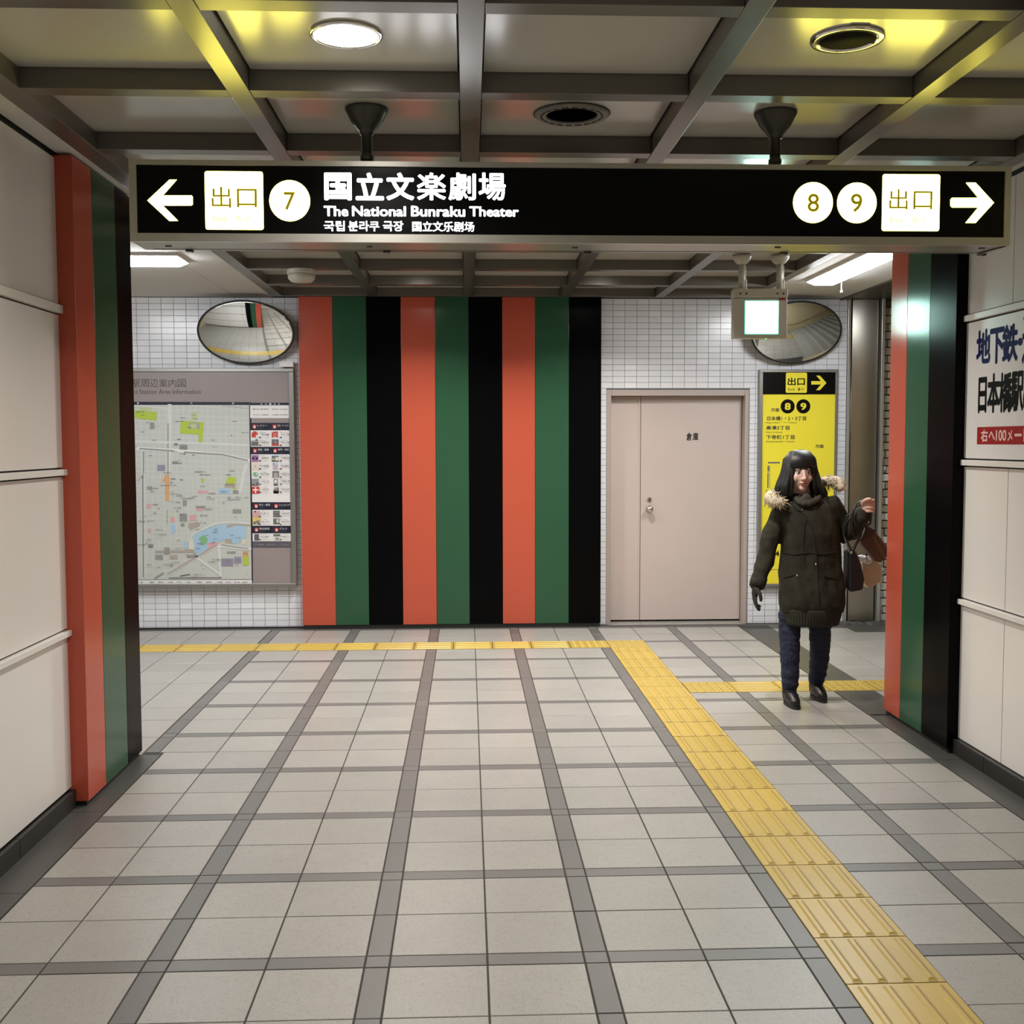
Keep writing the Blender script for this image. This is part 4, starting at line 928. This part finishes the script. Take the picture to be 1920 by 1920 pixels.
for x, w_ in ((215, 210), (480, 210), (800, 190)): scrib(x, 1560, w_, 20, D_f, 'map_grey')
def pic(F, x0, y0, x1, y1, base, *ov):
    s.rect(x0, y0, x1, y1, base, F)
    for a, b, c, d, m_ in ov: s.rect(x0+(x1-x0)*a, y0+(y1-y0)*b, x0+(x1-x0)*c, y0+(y1-y0)*d, m_, F)
pic(C_f, 145, 825, 280, 960, 'pic_red', (0, 0, .2, .2, 'paper'), (.8, 0, 1, .2, 'paper'), (.7, .6, .95, 1, 'paper')); pic(C_f, 135, 1000, 298, 1150, 'map_grey', (0, .45, 1, 1, 'map_dkgrey'), (0, 0, 1, .2, 'paper'), (.6, 0, .9, .25, 'map_dkgrey'))
pic(C_f, 600, 830, 735, 962, 'pic_red', (0, 0, .2, .15, 'paper'), (.2, .35, .8, .42, 'label_pink'), (.2, .6, .8, .66, 'label_pink'), (.3, .9, .7, 1, 'paper')); pic(C_f, 595, 1000, 755, 1150, 'map_dkgrey', (0, .7, 1, 1, 'pic_red'), (.4, .3, .65, .6, 'map_grey'), (0, 0, 1, .12, 'map_grey'))
pic(C_f, 145, 1360, 300, 1510, 'pic_purple', (.1, .35, .9, .65, 'navy'), (.35, .25, .6, .35, 'navy'), (.4, .4, .6, .5, 'paper')); pic(C_f, 598, 1360, 755, 1510, 'map_dkgrey', (.5, .3, 1, .8, 'map_cream'), (.1, .5, .4, .7, 'map_cream'), (0, 0, 1, .15, 'map_blue'))
pic(C_f, 160, 1540, 305, 1700, 'map_cream', (.12, .12, .88, .88, 'label_pink'), (.22, .22, .78, .78, 'map_cream'), (.4, .35, .6, .6, 'map_orange')); pic(C_f, 622, 1535, 738, 1690, 'map_blue', (.3, .3, .8, 1, 'map_pink'), (0, 0, .3, .3, 'map_violet'))
s.poly([(160, 1790), (200, 1740), (260, 1750), (305, 1790), (270, 1850), (210, 1840)], 'map_green', F=C_f); s.rect(245, 1775, 275, 1805, 'paper', C_f); pic(C_f, 612, 1720, 762, 1865, 'map_dkgrey', (.2, .25, .85, 1, 'map_tan'))
pic(D_f, 150, 90, 305, 250, 'map_grey', (0, .7, .5, 1, 'map_dkgrey'), (.6, .5, 1, 1, 'map_dkgrey')); pic(D_f, 640, 90, 735, 250, 'map_grey', (0, .7, 1, 1, 'map_dkgrey'), (.2, .2, .7, .6, 'paper'))
pic(D_f, 150, 270, 318, 428, 'pic_red', (.42, .06, .58, .9, 'paper'), (.12, .36, .88, .56, 'paper')); pic(D_f, 635, 285, 755, 420, 'map_dkgrey', (.3, 0, .75, .4, 'map_grey'), (0, 0, .2, .35, 'paper'), (0, .6, 1, 1, 'ink_black'))
pic(D_f, 170, 815, 330, 945, 'map_pink', (.25, 0, .45, .25, 'navy')); pic(D_f, 165, 950, 340, 1125, 'pic_yellow', (.1, .6, .9, .95, 'map_dkgrey'), (.4, .8, .6, .9, 'paper'), (.5, .45, .95, .55, 'map_dkgrey'))
pic(D_f, 630, 808, 778, 955, 'map_dkgrey', (.1, .2, .9, .27, 'map_grey'), (.1, .7, .5, .78, 'map_grey')); pic(D_f, 632, 985, 780, 1115, 'map_dkgrey', (.5, .15, .95, .7, 'map_white'), (.7, .25, .9, .55, 'map_grey'))
pic(D_f, 205, 1335, 310, 1482, 'map_dkgrey', (.15, .1, .9, .9, 'slate')); pic(D_f, 635, 1335, 790, 1482, 'map_white', (0, 0, 1, .35, 'map_dkgrey'), (.3, .5, .75, .95, 'map_grey'))
for F, ys2 in ((C_f, (845, 1020, 1370, 1550, 1735)), (D_f, (95, 275, 815, 1000, 1340))):
    for y in ys2:
        for x in (320, 785):
            scrib(x, y, 180, 14, F, 'map_grey'); scrib(x+20, y+36, 200, 26, F, 'map_dkgrey'); scrib(x+60, y+75, 150, 10, F, 'map_grey'); s.rect(x-5, y+105, x+40, y+128, 'navy', F); scrib(x+90, y+112, 130, 10, F, 'map_grey')
s.rect(598-4, 805, 598+2, 1165, 'map_white', C_f)
s.done('listing_sheet', mbd, 'printed listing column with dark headings and small pictures')
# ------------------------------------------------------------------ THE WOMAN
from mathutils import noise
from mathutils.bvhtree import BVHTree
YP = 6.60
def W(u, v, dy=0.0): return PY(u, v, YP+dy)
def ellip(mb, c, rx, ry, rz, n=20, m_=12, rot=None):
    vs = []; fs = []
    for j in range(m_+1):
        t = math.pi*j/m_
        for k in range(n):
            a = 2*math.pi*k/n; p = Vector((rx*math.sin(t)*math.cos(a), ry*math.sin(t)*math.sin(a), rz*math.cos(t)))
            if rot: p = rot @ p
            vs.append(Vector(c)+p)
    for j in range(m_):
        for k in range(n): fs.append((j*n+k, j*n+(k+1)%n, (j+1)*n+(k+1)%n, (j+1)*n+k))
    mb.add(vs, fs)
def chain(mb, pts, rs, n=14, sub=3):
    """smooth limb through pts with round ends"""
    P = [Vector(p) for p in pts]; out = []; ro = []
    for i in range(len(P)-1):
        p0, p1, p2, p3 = P[max(i-1, 0)], P[i], P[i+1], P[min(i+2, len(P)-1)]
        for k in range(sub):
            t = k/sub; out.append(0.5*((2*p1)+(-p0+p2)*t+(2*p0-5*p1+4*p2-p3)*t*t+(-p0+3*p1-3*p2+p3)*t**3)); ro.append(rs[i]*(1-t)+rs[i+1]*t)
    out.append(P[-1]); ro.append(rs[-1])
    mb.tube(out, ro, n)
    ellip(mb, out[0], ro[0], ro[0], ro[0], 12, 8); ellip(mb, out[-1], ro[-1], ro[-1], ro[-1], 12, 8)
def loft(mb, secs, n=36, pw=2.3):
    """horizontal super-ellipse sections (cx,cy,z,rx,ry)"""
    vs = []; fs = []
    for cx, cy, z, rx, ry in secs:
        for k in range(n):
            a = 2*math.pi*k/n; c, s_ = math.cos(a), math.sin(a)
            vs.append((cx+rx*math.copysign(abs(c)**(2/pw), c), cy+ry*math.copysign(abs(s_)**(2/pw), s_), z))
    for j in range(len(secs)-1):
        for k in range(n): fs.append((j*n+k, j*n+(k+1)%n, (j+1)*n+(k+1)%n, (j+1)*n+k))
    fs.append(tuple(range(n-1, -1, -1))); fs.append(tuple((len(secs)-1)*n+k for k in range(n)))
    mb.add(vs, fs)
def fused(name, mb, voxel, m_, parent, smooth_it=4, disp=None, label=None):
    me = mb.mesh(name, m_); o = bpy.data.objects.new(name, me); COL.objects.link(o)
    r = o.modifiers.new('r', 'REMESH'); r.mode = 'VOXEL'; r.voxel_size = voxel
    s_ = o.modifiers.new('s', 'SMOOTH'); s_.iterations = smooth_it; s_.factor = 0.5
    dg = bpy.context.evaluated_depsgraph_get(); dg.update()
    nm = bpy.data.meshes.new_from_object(o.evaluated_get(dg)); bpy.data.objects.remove(o)
    nm.name = name; nm.materials.clear(); nm.materials.append(M[m_])
    if disp:
        ns = [v.normal.copy() for v in nm.vertices]
        for v, n_ in zip(nm.vertices, ns): v.co += n_*disp(v.co)
    for p in nm.polygons: p.use_smooth = True
    ob = link(name, nm, parent); ob.location = -Vector(parent.location)
    if label: ob['label'] = label
    return ob
wo = thing('person', 'woman in dark olive parka with fur hood, dark jeans and black boots, left arm raised', 'person', (0.82, YP, 0))
hc = W(1500, 886)                         # head centre
sl, sr = W(1462, 962, 0.02), W(1560, 950, 0.02)
elL, haL = W(1436, 1045, -0.01), W(1420, 1096, -0.05)
elR, wrR = W(1588, 1003, 0.02), W(1618, 966, -0.10)
hipz = 0.80
bx_ = W(1516, 1000).x
b = MB()
# head, neck
cz = hc.z
ellip(b, (hc.x, YP+0.018, cz+0.030), 0.072, 0.088, 0.082); ellip(b, (hc.x, YP-0.022, cz-0.020), 0.058, 0.062, 0.088); ellip(b, (hc.x, YP-0.058, cz-0.092), 0.022, 0.022, 0.018)
ellip(b, (hc.x-0.036, YP-0.052, cz-0.030), 0.024, 0.022, 0.028); ellip(b, (hc.x+0.036, YP-0.052, cz-0.030), 0.024, 0.022, 0.028)
chain(b, [(hc.x, YP-0.082, cz+0.010), (hc.x, YP-0.094, cz-0.022), (hc.x, YP-0.098, cz-0.034)], [0.006, 0.009, 0.012], sub=2)
for s_ in (-1, 1):
    ellip(b, (hc.x+s_*0.010, YP-0.086, cz-0.038), 0.008, 0.009, 0.007); ellip(b, (hc.x+s_*0.072, YP+0.012, cz-0.012), 0.009, 0.018, 0.030)
    ellip(b, (hc.x+s_*0.027, YP-0.066, cz+0.020), 0.022, 0.010, 0.006)
ellip(b, (hc.x, YP-0.080, cz-0.060), 0.023, 0.010, 0.006); ellip(b, (hc.x, YP-0.077, cz-0.071), 0.019, 0.010, 0.006)
nb = W(1510, 945, 0.02)
chain(b, [(hc.x, YP+0.02, cz-0.06), (nb.x-0.005, YP+0.03, nb.z+0.03), nb], [0.052, 0.054, 0.075])
# torso and limbs under the clothes
loft(b, [(nb.x, YP+0.02, nb.z+0.01, 0.06, 0.05), (bx_, YP+0.02, 1.20, 0.135, 0.075), (bx_, YP+0.015, 1.10, 0.140, 0.088), (bx_, YP+0.01, 0.95, 0.112, 0.080), (bx_, YP+0.01, 0.80, 0.145, 0.095), (bx_, YP+0.01, 0.70, 0.13, 0.09)])
chain(b, [sl, elL, haL], [0.045, 0.034, 0.024]); chain(b, [sr, elR, wrR], [0.045, 0.034, 0.025])
kL, kR = W(1481, 1218, -0.04), W(1537, 1222, 0.03)
tL, tR = Vector((kL.x+0.008, YP-0.005, 0.52)), Vector((kR.x-0.008, YP+0.01, 0.52))
aL, aR = W(1481, 1300, -0.06), W(1531, 1296, 0.10)
aL.z = 0.09; aR.z = 0.09
chain(b, [(bx_-0.072, YP, 0.74), tL, kL, aL], [0.066, 0.055, 0.042, 0.028]); chain(b, [(bx_+0.072, YP+0.01, 0.74), tR, kR, aR], [0.066, 0.055, 0.042, 0.028])
for a_ in (aL, aR): chain(b, [a_, a_+Vector((-0.005, -0.04, -0.045)), a_+Vector((-0.01, -0.13, -0.062))], [0.028, 0.028, 0.022])
# her left hand: closed, raised beside the arm
def fist(mb, c, r=1.0):
    ellip(mb, c+Vector((0.004, 0.010, 0))*r, 0.030*r, 0.022*r, 0.038*r)
    for i, (ln, rr) in enumerate(((0.92, 0.0086), (1.0, 0.0092), (1.04, 0.0092), (0.98, 0.0090))):
        z = (-0.033+i*0.0215)*r
        k0 = c+Vector((0.034-0.003*abs(i-1.5), 0.006, z))*1.0
        pts = [k0, k0+Vector((-0.002, -0.026*ln, 0.003)), k0+Vector((-0.026*ln, -0.034*ln, 0.004)), k0+Vector((-0.046*ln, -0.020, 0.003)), k0+Vector((-0.040*ln, -0.004, 0.0))]
        chain(mb, pts, [rr, rr, rr*0.97, rr*0.92, rr*0.85], 10, 2)
    chain(mb, [c+Vector((-0.020, 0.012, -0.01)), c+Vector((-0.034, -0.010, 0.022)), c+Vector((-0.020, -0.034, 0.040)), c+Vector((-0.002, -0.042, 0.044))], [0.014, 0.012, 0.0108, 0.009], 10, 3)
fc = W(1627, 949, -0.12)
chain(b, [wrR, (wrR+fc)/2, fc], [0.026, 0.026, 0.028])
fist(b, fc)
def open_hand(mb, c, g=1.0):
    """relaxed hand hanging down from c (wrist), palm towards the body"""
    d = Vector((-0.10, -0.25, -0.96)).normalized()
    p = c+d*0.045; ellip(mb, p, 0.016*g, 0.036*g, 0.048*g)
    for i, (dy, ln, rr) in enumerate(((-0.028, 0.062, 0.0085), (-0.0095, 0.070, 0.009), (0.0095, 0.066, 0.0087), (0.027, 0.054, 0.008))):
        k0 = c+d*0.080+Vector((0, dy, 0)); q = Vector((0.010+0.004*i, 0, 0))
        chain(mb, [k0, k0+d*ln*0.5+q*0.4, k0+d*ln*0.85+q*1.3, k0+d*ln+q*2.0], [rr*g, rr*g, rr*0.93*g, rr*0.82*g], 10, 2)
    k0 = c+d*0.022+Vector((0.006, -0.026, 0))
    chain(mb, [k0, k0+d*0.025+Vector((0.012, -0.020, 0)), k0+d*0.050+Vector((0.018, -0.024, 0)), k0+d*0.064+Vector((0.020, -0.020, 0))], [0.013*g, 0.0115*g, 0.010*g, 0.0085*g], 10, 2)
hw = W(1416, 1097, -0.055)
open_hand(b, hw, 0.86)
fused('body', b, 0.0034, 'skin', wo, 2)
gl = MB(); open_hand(gl, hw, 1.06); chain(gl, [haL+Vector((0, 0, 0.01)), hw], [0.028, 0.028]); fused('glove', gl, 0.0036, 'glove', wo, 2, label='dark glove on the lowered hand')
# face
for s_ in (-1, 1):
    e = Vector((hc.x+s_*0.029, YP-0.0715, cz+0.003))
    mb = MB(); ellip(mb, e, 0.0140, 0.008, 0.0062, 14, 8); eo = obj('eye', mb, 'eye_white', wo, smooth=True)
    mb = MB(); ellip(mb, e+Vector((0, -0.0052, 0)), 0.0062, 0.0045, 0.0058, 12, 8); obj('iris', mb, 'eye_dark', eo, smooth=True)
    mb = MB(); mb.tube([e+Vector((-0.016, -0.005, 0.003)), e+Vector((-0.006, -0.010, 0.0078)), e+Vector((0.006, -0.010, 0.0078)), e+Vector((0.016, -0.004, 0.003))], 0.0016, 6); obj('eyelid', mb, 'eye_dark', eo)
    mb = MB(); mb.tube([e+Vector((-0.017, -0.004, 0.017)), e+Vector((0, -0.009, 0.0215)), e+Vector((0.017, -0.004, 0.017))], [0.0014, 0.0026, 0.0014], 6); obj('eyebrow', mb, 'hair', wo)
mb = MB(); ellip(mb, (hc.x, YP-0.0865, cz-0.0610), 0.021, 0.0055, 0.0040, 14, 8); ellip(mb, (hc.x, YP-0.0850, cz-0.0690), 0.017, 0.0055, 0.0042, 14, 8); obj('lips', mb, 'lips', wo, smooth=True)
# hair: cap behind the face, long locks over the shoulders, fringe
hb = MB()
ellip(hb, (hc.x, YP+0.028, cz+0.042), 0.090, 0.100, 0.094, 24, 14)
ellip(hb, (hc.x+0.002, YP+0.070, cz-0.050), 0.108, 0.052, 0.120, 20, 12)
rh = random.Random(3)
crown = Vector((hc.x+0.006, YP+0.005, cz+0.130))
def lock(phi, zend, out, wd, r=0.012, fwd=0.0):
    c_, s_ = math.cos(phi), math.sin(phi)              # phi=0: her front (-y)
    pts = []
    for t, rad, z in ((0.0, 0.012, 0.130), (0.2, 0.052, 0.118), (0.42, 0.084, 0.075), (0.6, 0.094, 0.015), (0.8, 0.100+out*0.4, (0.015+zend)*0.5), (1.0, 0.096+out, zend)):
        pts.append((hc.x+0.003+rad*s_*0.98, YP+0.022-rad*c_*0.98-fwd*t, cz+z))
    hb.tube([Vector(p)+Vector((rh.uniform(-.003, .003), rh.uniform(-.003, .003), 0)) for p in pts], [r*0.6, r, r*1.15, r*1.15, r, r*0.35], 7)
for k in range(150):
    phi = math.radians(52+k*(256/149.0)); side = 1 if phi < math.pi else -1
    lock(phi, -0.120-rh.uniform(0, 0.030)-(0.02 if side < 0 else 0.0), 0.058*abs(math.sin(phi))+rh.uniform(-0.006, 0.012), 0, 0.0125)
for phi0 in (-1, 1):
    for k in range(12): lock(phi0*math.radians(40+k*2.2), -0.125-rh.uniform(0, 0.02), 0.012+0.002*k, 0, 0.010)
for k in range(34):                                     # fringe
    phi = math.radians(-46+k*92/33.0); c_, s_ = math.cos(phi), math.sin(phi)
    pts = [(hc.x+0.004+rad*s_, YP+0.020-rad*c_*0.98, cz+z) for rad, z in ((0.012, 0.132), (0.056, 0.120), (0.090, 0.085), (0.101, 0.048), (0.1015, 0.022+rh.uniform(0, 0.010)))]
    hb.tube(pts, [0.007, 0.012, 0.0125, 0.010, 0.003], 7)
obj('hair', hb, 'hair', wo, smooth=True)
# jeans, boots
j = MB()
chain(j, [(bx_-0.072, YP, 0.74), tL, kL, (kL+aL)/2, aL+Vector((0, 0, 0.03))], [0.080, 0.070, 0.060, 0.054, 0.051])
chain(j, [(bx_+0.072, YP+0.01, 0.74), tR, kR, (kR+aR)/2, aR+Vector((0, 0, 0.03))], [0.080, 0.070, 0.060, 0.054, 0.051])
fused('jeans', j, 0.006, 'jeans', wo, 2, lambda p: 0.006*noise.noise(Vector((p.x*9, p.y*9, p.z*38)))+0.003*noise.noise(p*60))
for a_ in (aL, aR):
    mb = MB()
    chain(mb, [a_+Vector((0, 0.005, 0.12)), a_+Vector((0, 0.005, 0.07)), a_+Vector((0, 0.012, -0.03))], [0.044, 0.045, 0.044])
    chain(mb, [a_+Vector((0, 0.022, -0.045)), a_+Vector((-0.003, -0.05, -0.042)), a_+Vector((-0.008, -0.135, -0.055))], [0.041, 0.043, 0.032])
    mb.v = [(x, y, max(z, 0.014)) for x, y, z in mb.v]
    bo = fused('boot', mb, 0.006, 'boot', wo, 2)
    sm_ = MB(); pts = []
    for k in range(20):
        t = 2*math.pi*k/20; yy = -0.055+0.115*math.cos(t); pts.append((a_.x-0.003+0.041*math.sin(t)*(1.0 if yy > -0.05 else 0.95), a_.y+yy, 0.001))
    sm_.prism(pts, (0, 0, 0.018)); so = obj('sole', sm_, 'rubber', bo)
# coat
c = MB()
Lx = lambda u, v: W(u, v).x
def sec(v, ul, ur, ry, cy=0.0):
    a, b_ = W(ul, v), W(ur, v); return ((a.x+b_.x)/2, YP+cy, a.z, (b_.x-a.x)/2, ry)
loft(c, [sec(926, 1486, 1540, 0.065, 0.03), sec(936, 1472, 1556, 0.085, 0.025), sec(950, 1455, 1571, 0.105, 0.02), sec(972, 1456, 1574, 0.118, 0.01), sec(1000, 1464, 1572, 0.125, 0.0), sec(1030, 1464, 1574, 0.124, 0.0), sec(1065, 1461, 1578, 0.132, 0.0), sec(1105, 1459, 1581, 0.150, -0.008), sec(1132, 1459, 1581, 0.156, -0.010), sec(1146, 1463, 1577, 0.148, -0.010)])
chain(c, [sl+Vector((0.015, 0, 0)), (sl+elL)/2+Vector((-0.006, 0, 0)), elL, (elL+haL)/2, haL], [0.066, 0.060, 0.053, 0.049, 0.043])
chain(c, [sr+Vector((-0.015, 0, 0)), (sr+elR)/2+Vector((0.010, 0.01, 0)), elR, (elR+wrR)/2, wrR], [0.070, 0.062, 0.055, 0.050, 0.043])
# hood lying behind the neck
ellip(c, W(1512, 925, 0.11), 0.135, 0.062, 0.075); 
def folds(p):
    f = 0.014*noise.noise(Vector((p.x*18+3+p.z*5, p.y*9, p.z*4.0)))+0.004*noise.noise(Vector((p.x*26, p.y*26, p.z*16)))
    if p.x < Lx(1450, 1050) or p.x > Lx(1583, 1000): f += 0.005*noise.noise(Vector((p.x*20, p.y*14, p.z*26)))
    return f
coat = fused('parka', c, 0.0065, 'coat', wo, 5, folds)
rb = MB(); loft(rb, [sec(1138, 1463, 1575, 0.152, -0.014), sec(1150, 1464, 1573, 0.152, -0.014), sec(1165, 1466, 1569, 0.146, -0.014), sec(1169, 1468, 1567, 0.141, -0.014)])
fused('hem_band', rb, 0.006, 'coat_rib', wo, 2, lambda p: 0.0025*math.sin(math.atan2(p.y-YP, p.x-bx_)*60))
for nm, pa, pb in (('cuff', haL, elL), ('cuff', wrR, elR)):
    d = (pb-pa).normalized(); mb = MB(); mb.tube([pa-d*0.012, pa-d*0.018, pa+d*0.02, pa+d*0.05], [0.036, 0.045, 0.050, 0.0485], 16, caps=False); obj(nm, mb, 'coat_rib', wo, smooth=True)
# scarf at the throat
mb = MB(); q = W(1512, 934, -0.075); ellip(mb, q, 0.030, 0.024, 0.030); chain(mb, [W(1488, 932, -0.02), W(1500, 941, -0.075), W(1514, 944, -0.09), W(1530, 938, -0.07), W(1541, 928, -0.01)], [0.018, 0.019, 0.020, 0.019, 0.017])
fused('scarf', mb, 0.006, 'scarf', wo, 2, lambda p: 0.004*noise.noise(p*60))
# seams and pockets laid on the coat surface
vs_ = [v.co for v in coat.data.vertices]; bvh = BVHTree.FromPolygons(vs_, [tuple(p.vertices) for p in coat.data.polygons])
def on_coat(u, v, off=0.002):
    d = ray(u, v).normalized(); h = bvh.ray_cast(Vector((CX, 0, CH)), d)
    return (h[0]-d*off) if h[0] else None
def seam(name, pts, r, m_='coat_seam'):
    P = []
    for (ua, va), (ub, vb) in zip(pts[:-1], pts[1:]):
        n = max(2, int(math.hypot(ub-ua, vb-va)/5))
        for k in range(n): 
            h = on_coat(ua+(ub-ua)*k/n, va+(vb-va)*k/n)
            if h: P.append(h)
    if len(P) > 2:
        mb = MB(); mb.tube(P, r, 6); return obj(name, mb, m_, wo)
seam('front_flap', [(1492, 951), (1505, 962), (1519, 984), (1526, 1010), (1531, 1050), (1533, 1090), (1536, 1138)], 0.005)
seam('front_flap', [(1512, 968), (1508, 985), (1506, 1020), (1508, 1060)], 0.003)
seam('lapel', [(1491, 935), (1484, 944), (1496, 957), (1510, 951)], 0.006); seam('lapel', [(1536, 930), (1543, 940), (1528, 952), (1515, 950)], 0.006)
seam('pocket_flap', [(1470, 1083), (1484, 1079), (1498, 1076)], 0.004); seam('pocket_flap', [(1545, 1080), (1560, 1083), (1573, 1087)], 0.004)
seam('waist_cord', [(1466, 1036), (1490, 1040), (1515, 1036), (1545, 1039), (1572, 1034)], 0.0035)
for u, v in ((1495, 1079), (1504, 956), (1530, 1058)):
    h = on_coat(u, v, 0.003)
    if h: mb = MB(); ellip(mb, h, 0.007, 0.004, 0.007, 10, 6); obj('snap_button', mb, 'chrome', wo, smooth=True)
# fur trim: a shaggy roll running behind the neck with both ends on the shoulders
fu = MB(); FPt = [W(1467, 942, -0.085), W(1453, 940, -0.07), W(1445, 933, -0.02), W(1456, 926, 0.08), W(1490, 912, 0.165), W(1530, 905, 0.165), W(1557, 902, 0.09), W(1570, 904, 0.03), W(1577, 914, -0.02)]
FR = [0.024, 0.036, 0.040, 0.032, 0.028, 0.026, 0.030, 0.034, 0.024]
chain(fu, FPt, FR, 16, 5)
for k in range(900):
    i = rh.randrange(len(FPt)-1); t = rh.random(); p = FPt[i].lerp(FPt[i+1], t); r = FR[i]*(1-t)+FR[i+1]*t
    d = Vector((rh.gauss(0, 1), rh.gauss(0, 1), rh.gauss(0, 1))).normalized(); q = p+d*r*0.85; e = d+Vector((rh.gauss(0, .4), rh.gauss(0, .4), rh.gauss(-.2, .4))); L_ = rh.uniform(0.012, 0.026)
    fu.tube([q, q+e*L_*0.6, q+e*L_+Vector((0, 0, -0.003))], [0.0035, 0.0022, 0.0003], 4, caps=False)
obj('fur_trim', fu, 'fur', wo)
# bags on her left arm
def slab(mb, pts, dy, th): mb.prism([W(u, v, dy) for u, v in pts], (0, th, 0))
def over_arm(t, down_f, down_b, ry=0.074, rz=0.094, tuck=False):
    """strap path: up the front, over the sleeve at t along the forearm, down behind"""
    c_ = elR.lerp(wrR, t)
    d = wrR-elR; a_ = Vector((d.y, -d.x, 0)).normalized(); a_ = a_ if a_.y < 0 else -a_      # hangs in the upright plane across the forearm
    ring = [c_+a_*math.cos(q)*ry+Vector((0, 0, math.sin(q)*rz)) for q in [math.radians(k) for k in (-30, 10, 50, 90, 130, 170, 210)]]
    under = [c_-a_*0.02+Vector((0, 0, -0.115)), c_+a_*0.035+Vector((0, 0, -0.098))] if tuck else []
    return [down_f]+under+ring+[down_b]
tb = thing('handbag', 'black tote handbag with thin straps hanging at the woman\'s hip', 'bag', tuple(W(1598, 1110, 0.0)))
mb = MB(); slab(mb, [(1591, 1034), (1602, 1030), (1609, 1040), (1616, 1058), (1622, 1086), (1619, 1107), (1595, 1111), (1591, 1104)], -0.075, 0.10); obj('bag_body', mb, 'bag_black', tb, bevel=0.014)
mb = MB(); mb.tube(over_arm(0.34, W(1593, 1036, -0.070), W(1593, 1036, 0.018)), 0.0035, 8); obj('strap', mb, 'alu_dark', tb)
mb = MB(); mb.tube(over_arm(0.37, W(1599, 1036, -0.078), W(1599, 1036, 0.018)), 0.005, 8); obj('strap', mb, 'bag_black', tb)
mb = MB(); ellip(mb, W(1596, 1036, -0.079), 0.008, 0.004, 0.010, 12, 8); obj('clasp', mb, 'chrome', tb)
bb = thing('shoulder_bag', 'slanting brown two-tone bag swinging out behind the woman\'s raised forearm', 'bag', tuple(W(1635, 1056, 0.10)))
mb = MB(); slab(mb, [(1603, 997), (1620, 985), (1641, 995), (1664, 1024), (1664, 1044), (1651, 1056), (1640, 1050), (1618, 1023)], 0.120, 0.07); obj('bag_body', mb, 'bag_brown', bb, bevel=0.010)
mb = MB(); slab(mb, [(1601, 997), (1619, 983), (1642, 994), (1636, 1003), (1612, 1013)], 0.114, 0.082); obj('flap', mb, 'bag_brown_dark', bb, bevel=0.005)
mb = MB(); mb.tube(over_arm(0.74, W(1622, 990, 0.110), W(1624, 992, 0.200), ry=0.066, tuck=True), 0.005, 8); obj('strap', mb, 'bag_brown_dark', bb)
pb_ = thing('shopping_bag', 'pale beige shopping bag with crumpled white top below the brown bag', 'bag', tuple(W(1636, 1104, 0.20)))
mb = MB(); slab(mb, [(1617, 1056), (1640, 1046), (1653, 1062), (1652, 1091), (1630, 1104), (1618, 1090)], 0.235, 0.09); obj('bag_body', mb, 'bag_beige', pb_, bevel=0.006)
mb = MB(); chain(mb, [W(1609, 1044, 0.25), W(1616, 1047, 0.25), W(1628, 1051, 0.25), W(1638, 1048, 0.26)], [0.014, 0.024, 0.026, 0.012])
fused('paper_top', mb, 0.006, 'bag_white', pb_, 0, lambda p: 0.008*noise.noise(p*45))
mb = MB(); mb.tube([W(1624, 1046, 0.25), W(1627, 1010, 0.232), W(1628, 978, 0.225)]+over_arm(0.95, W(1594, 998, 0.10), W(1600, 1000, 0.19))[::-1][1:-1], 0.006, 8); obj('handle', mb, 'bag_black', pb_, smooth=True)
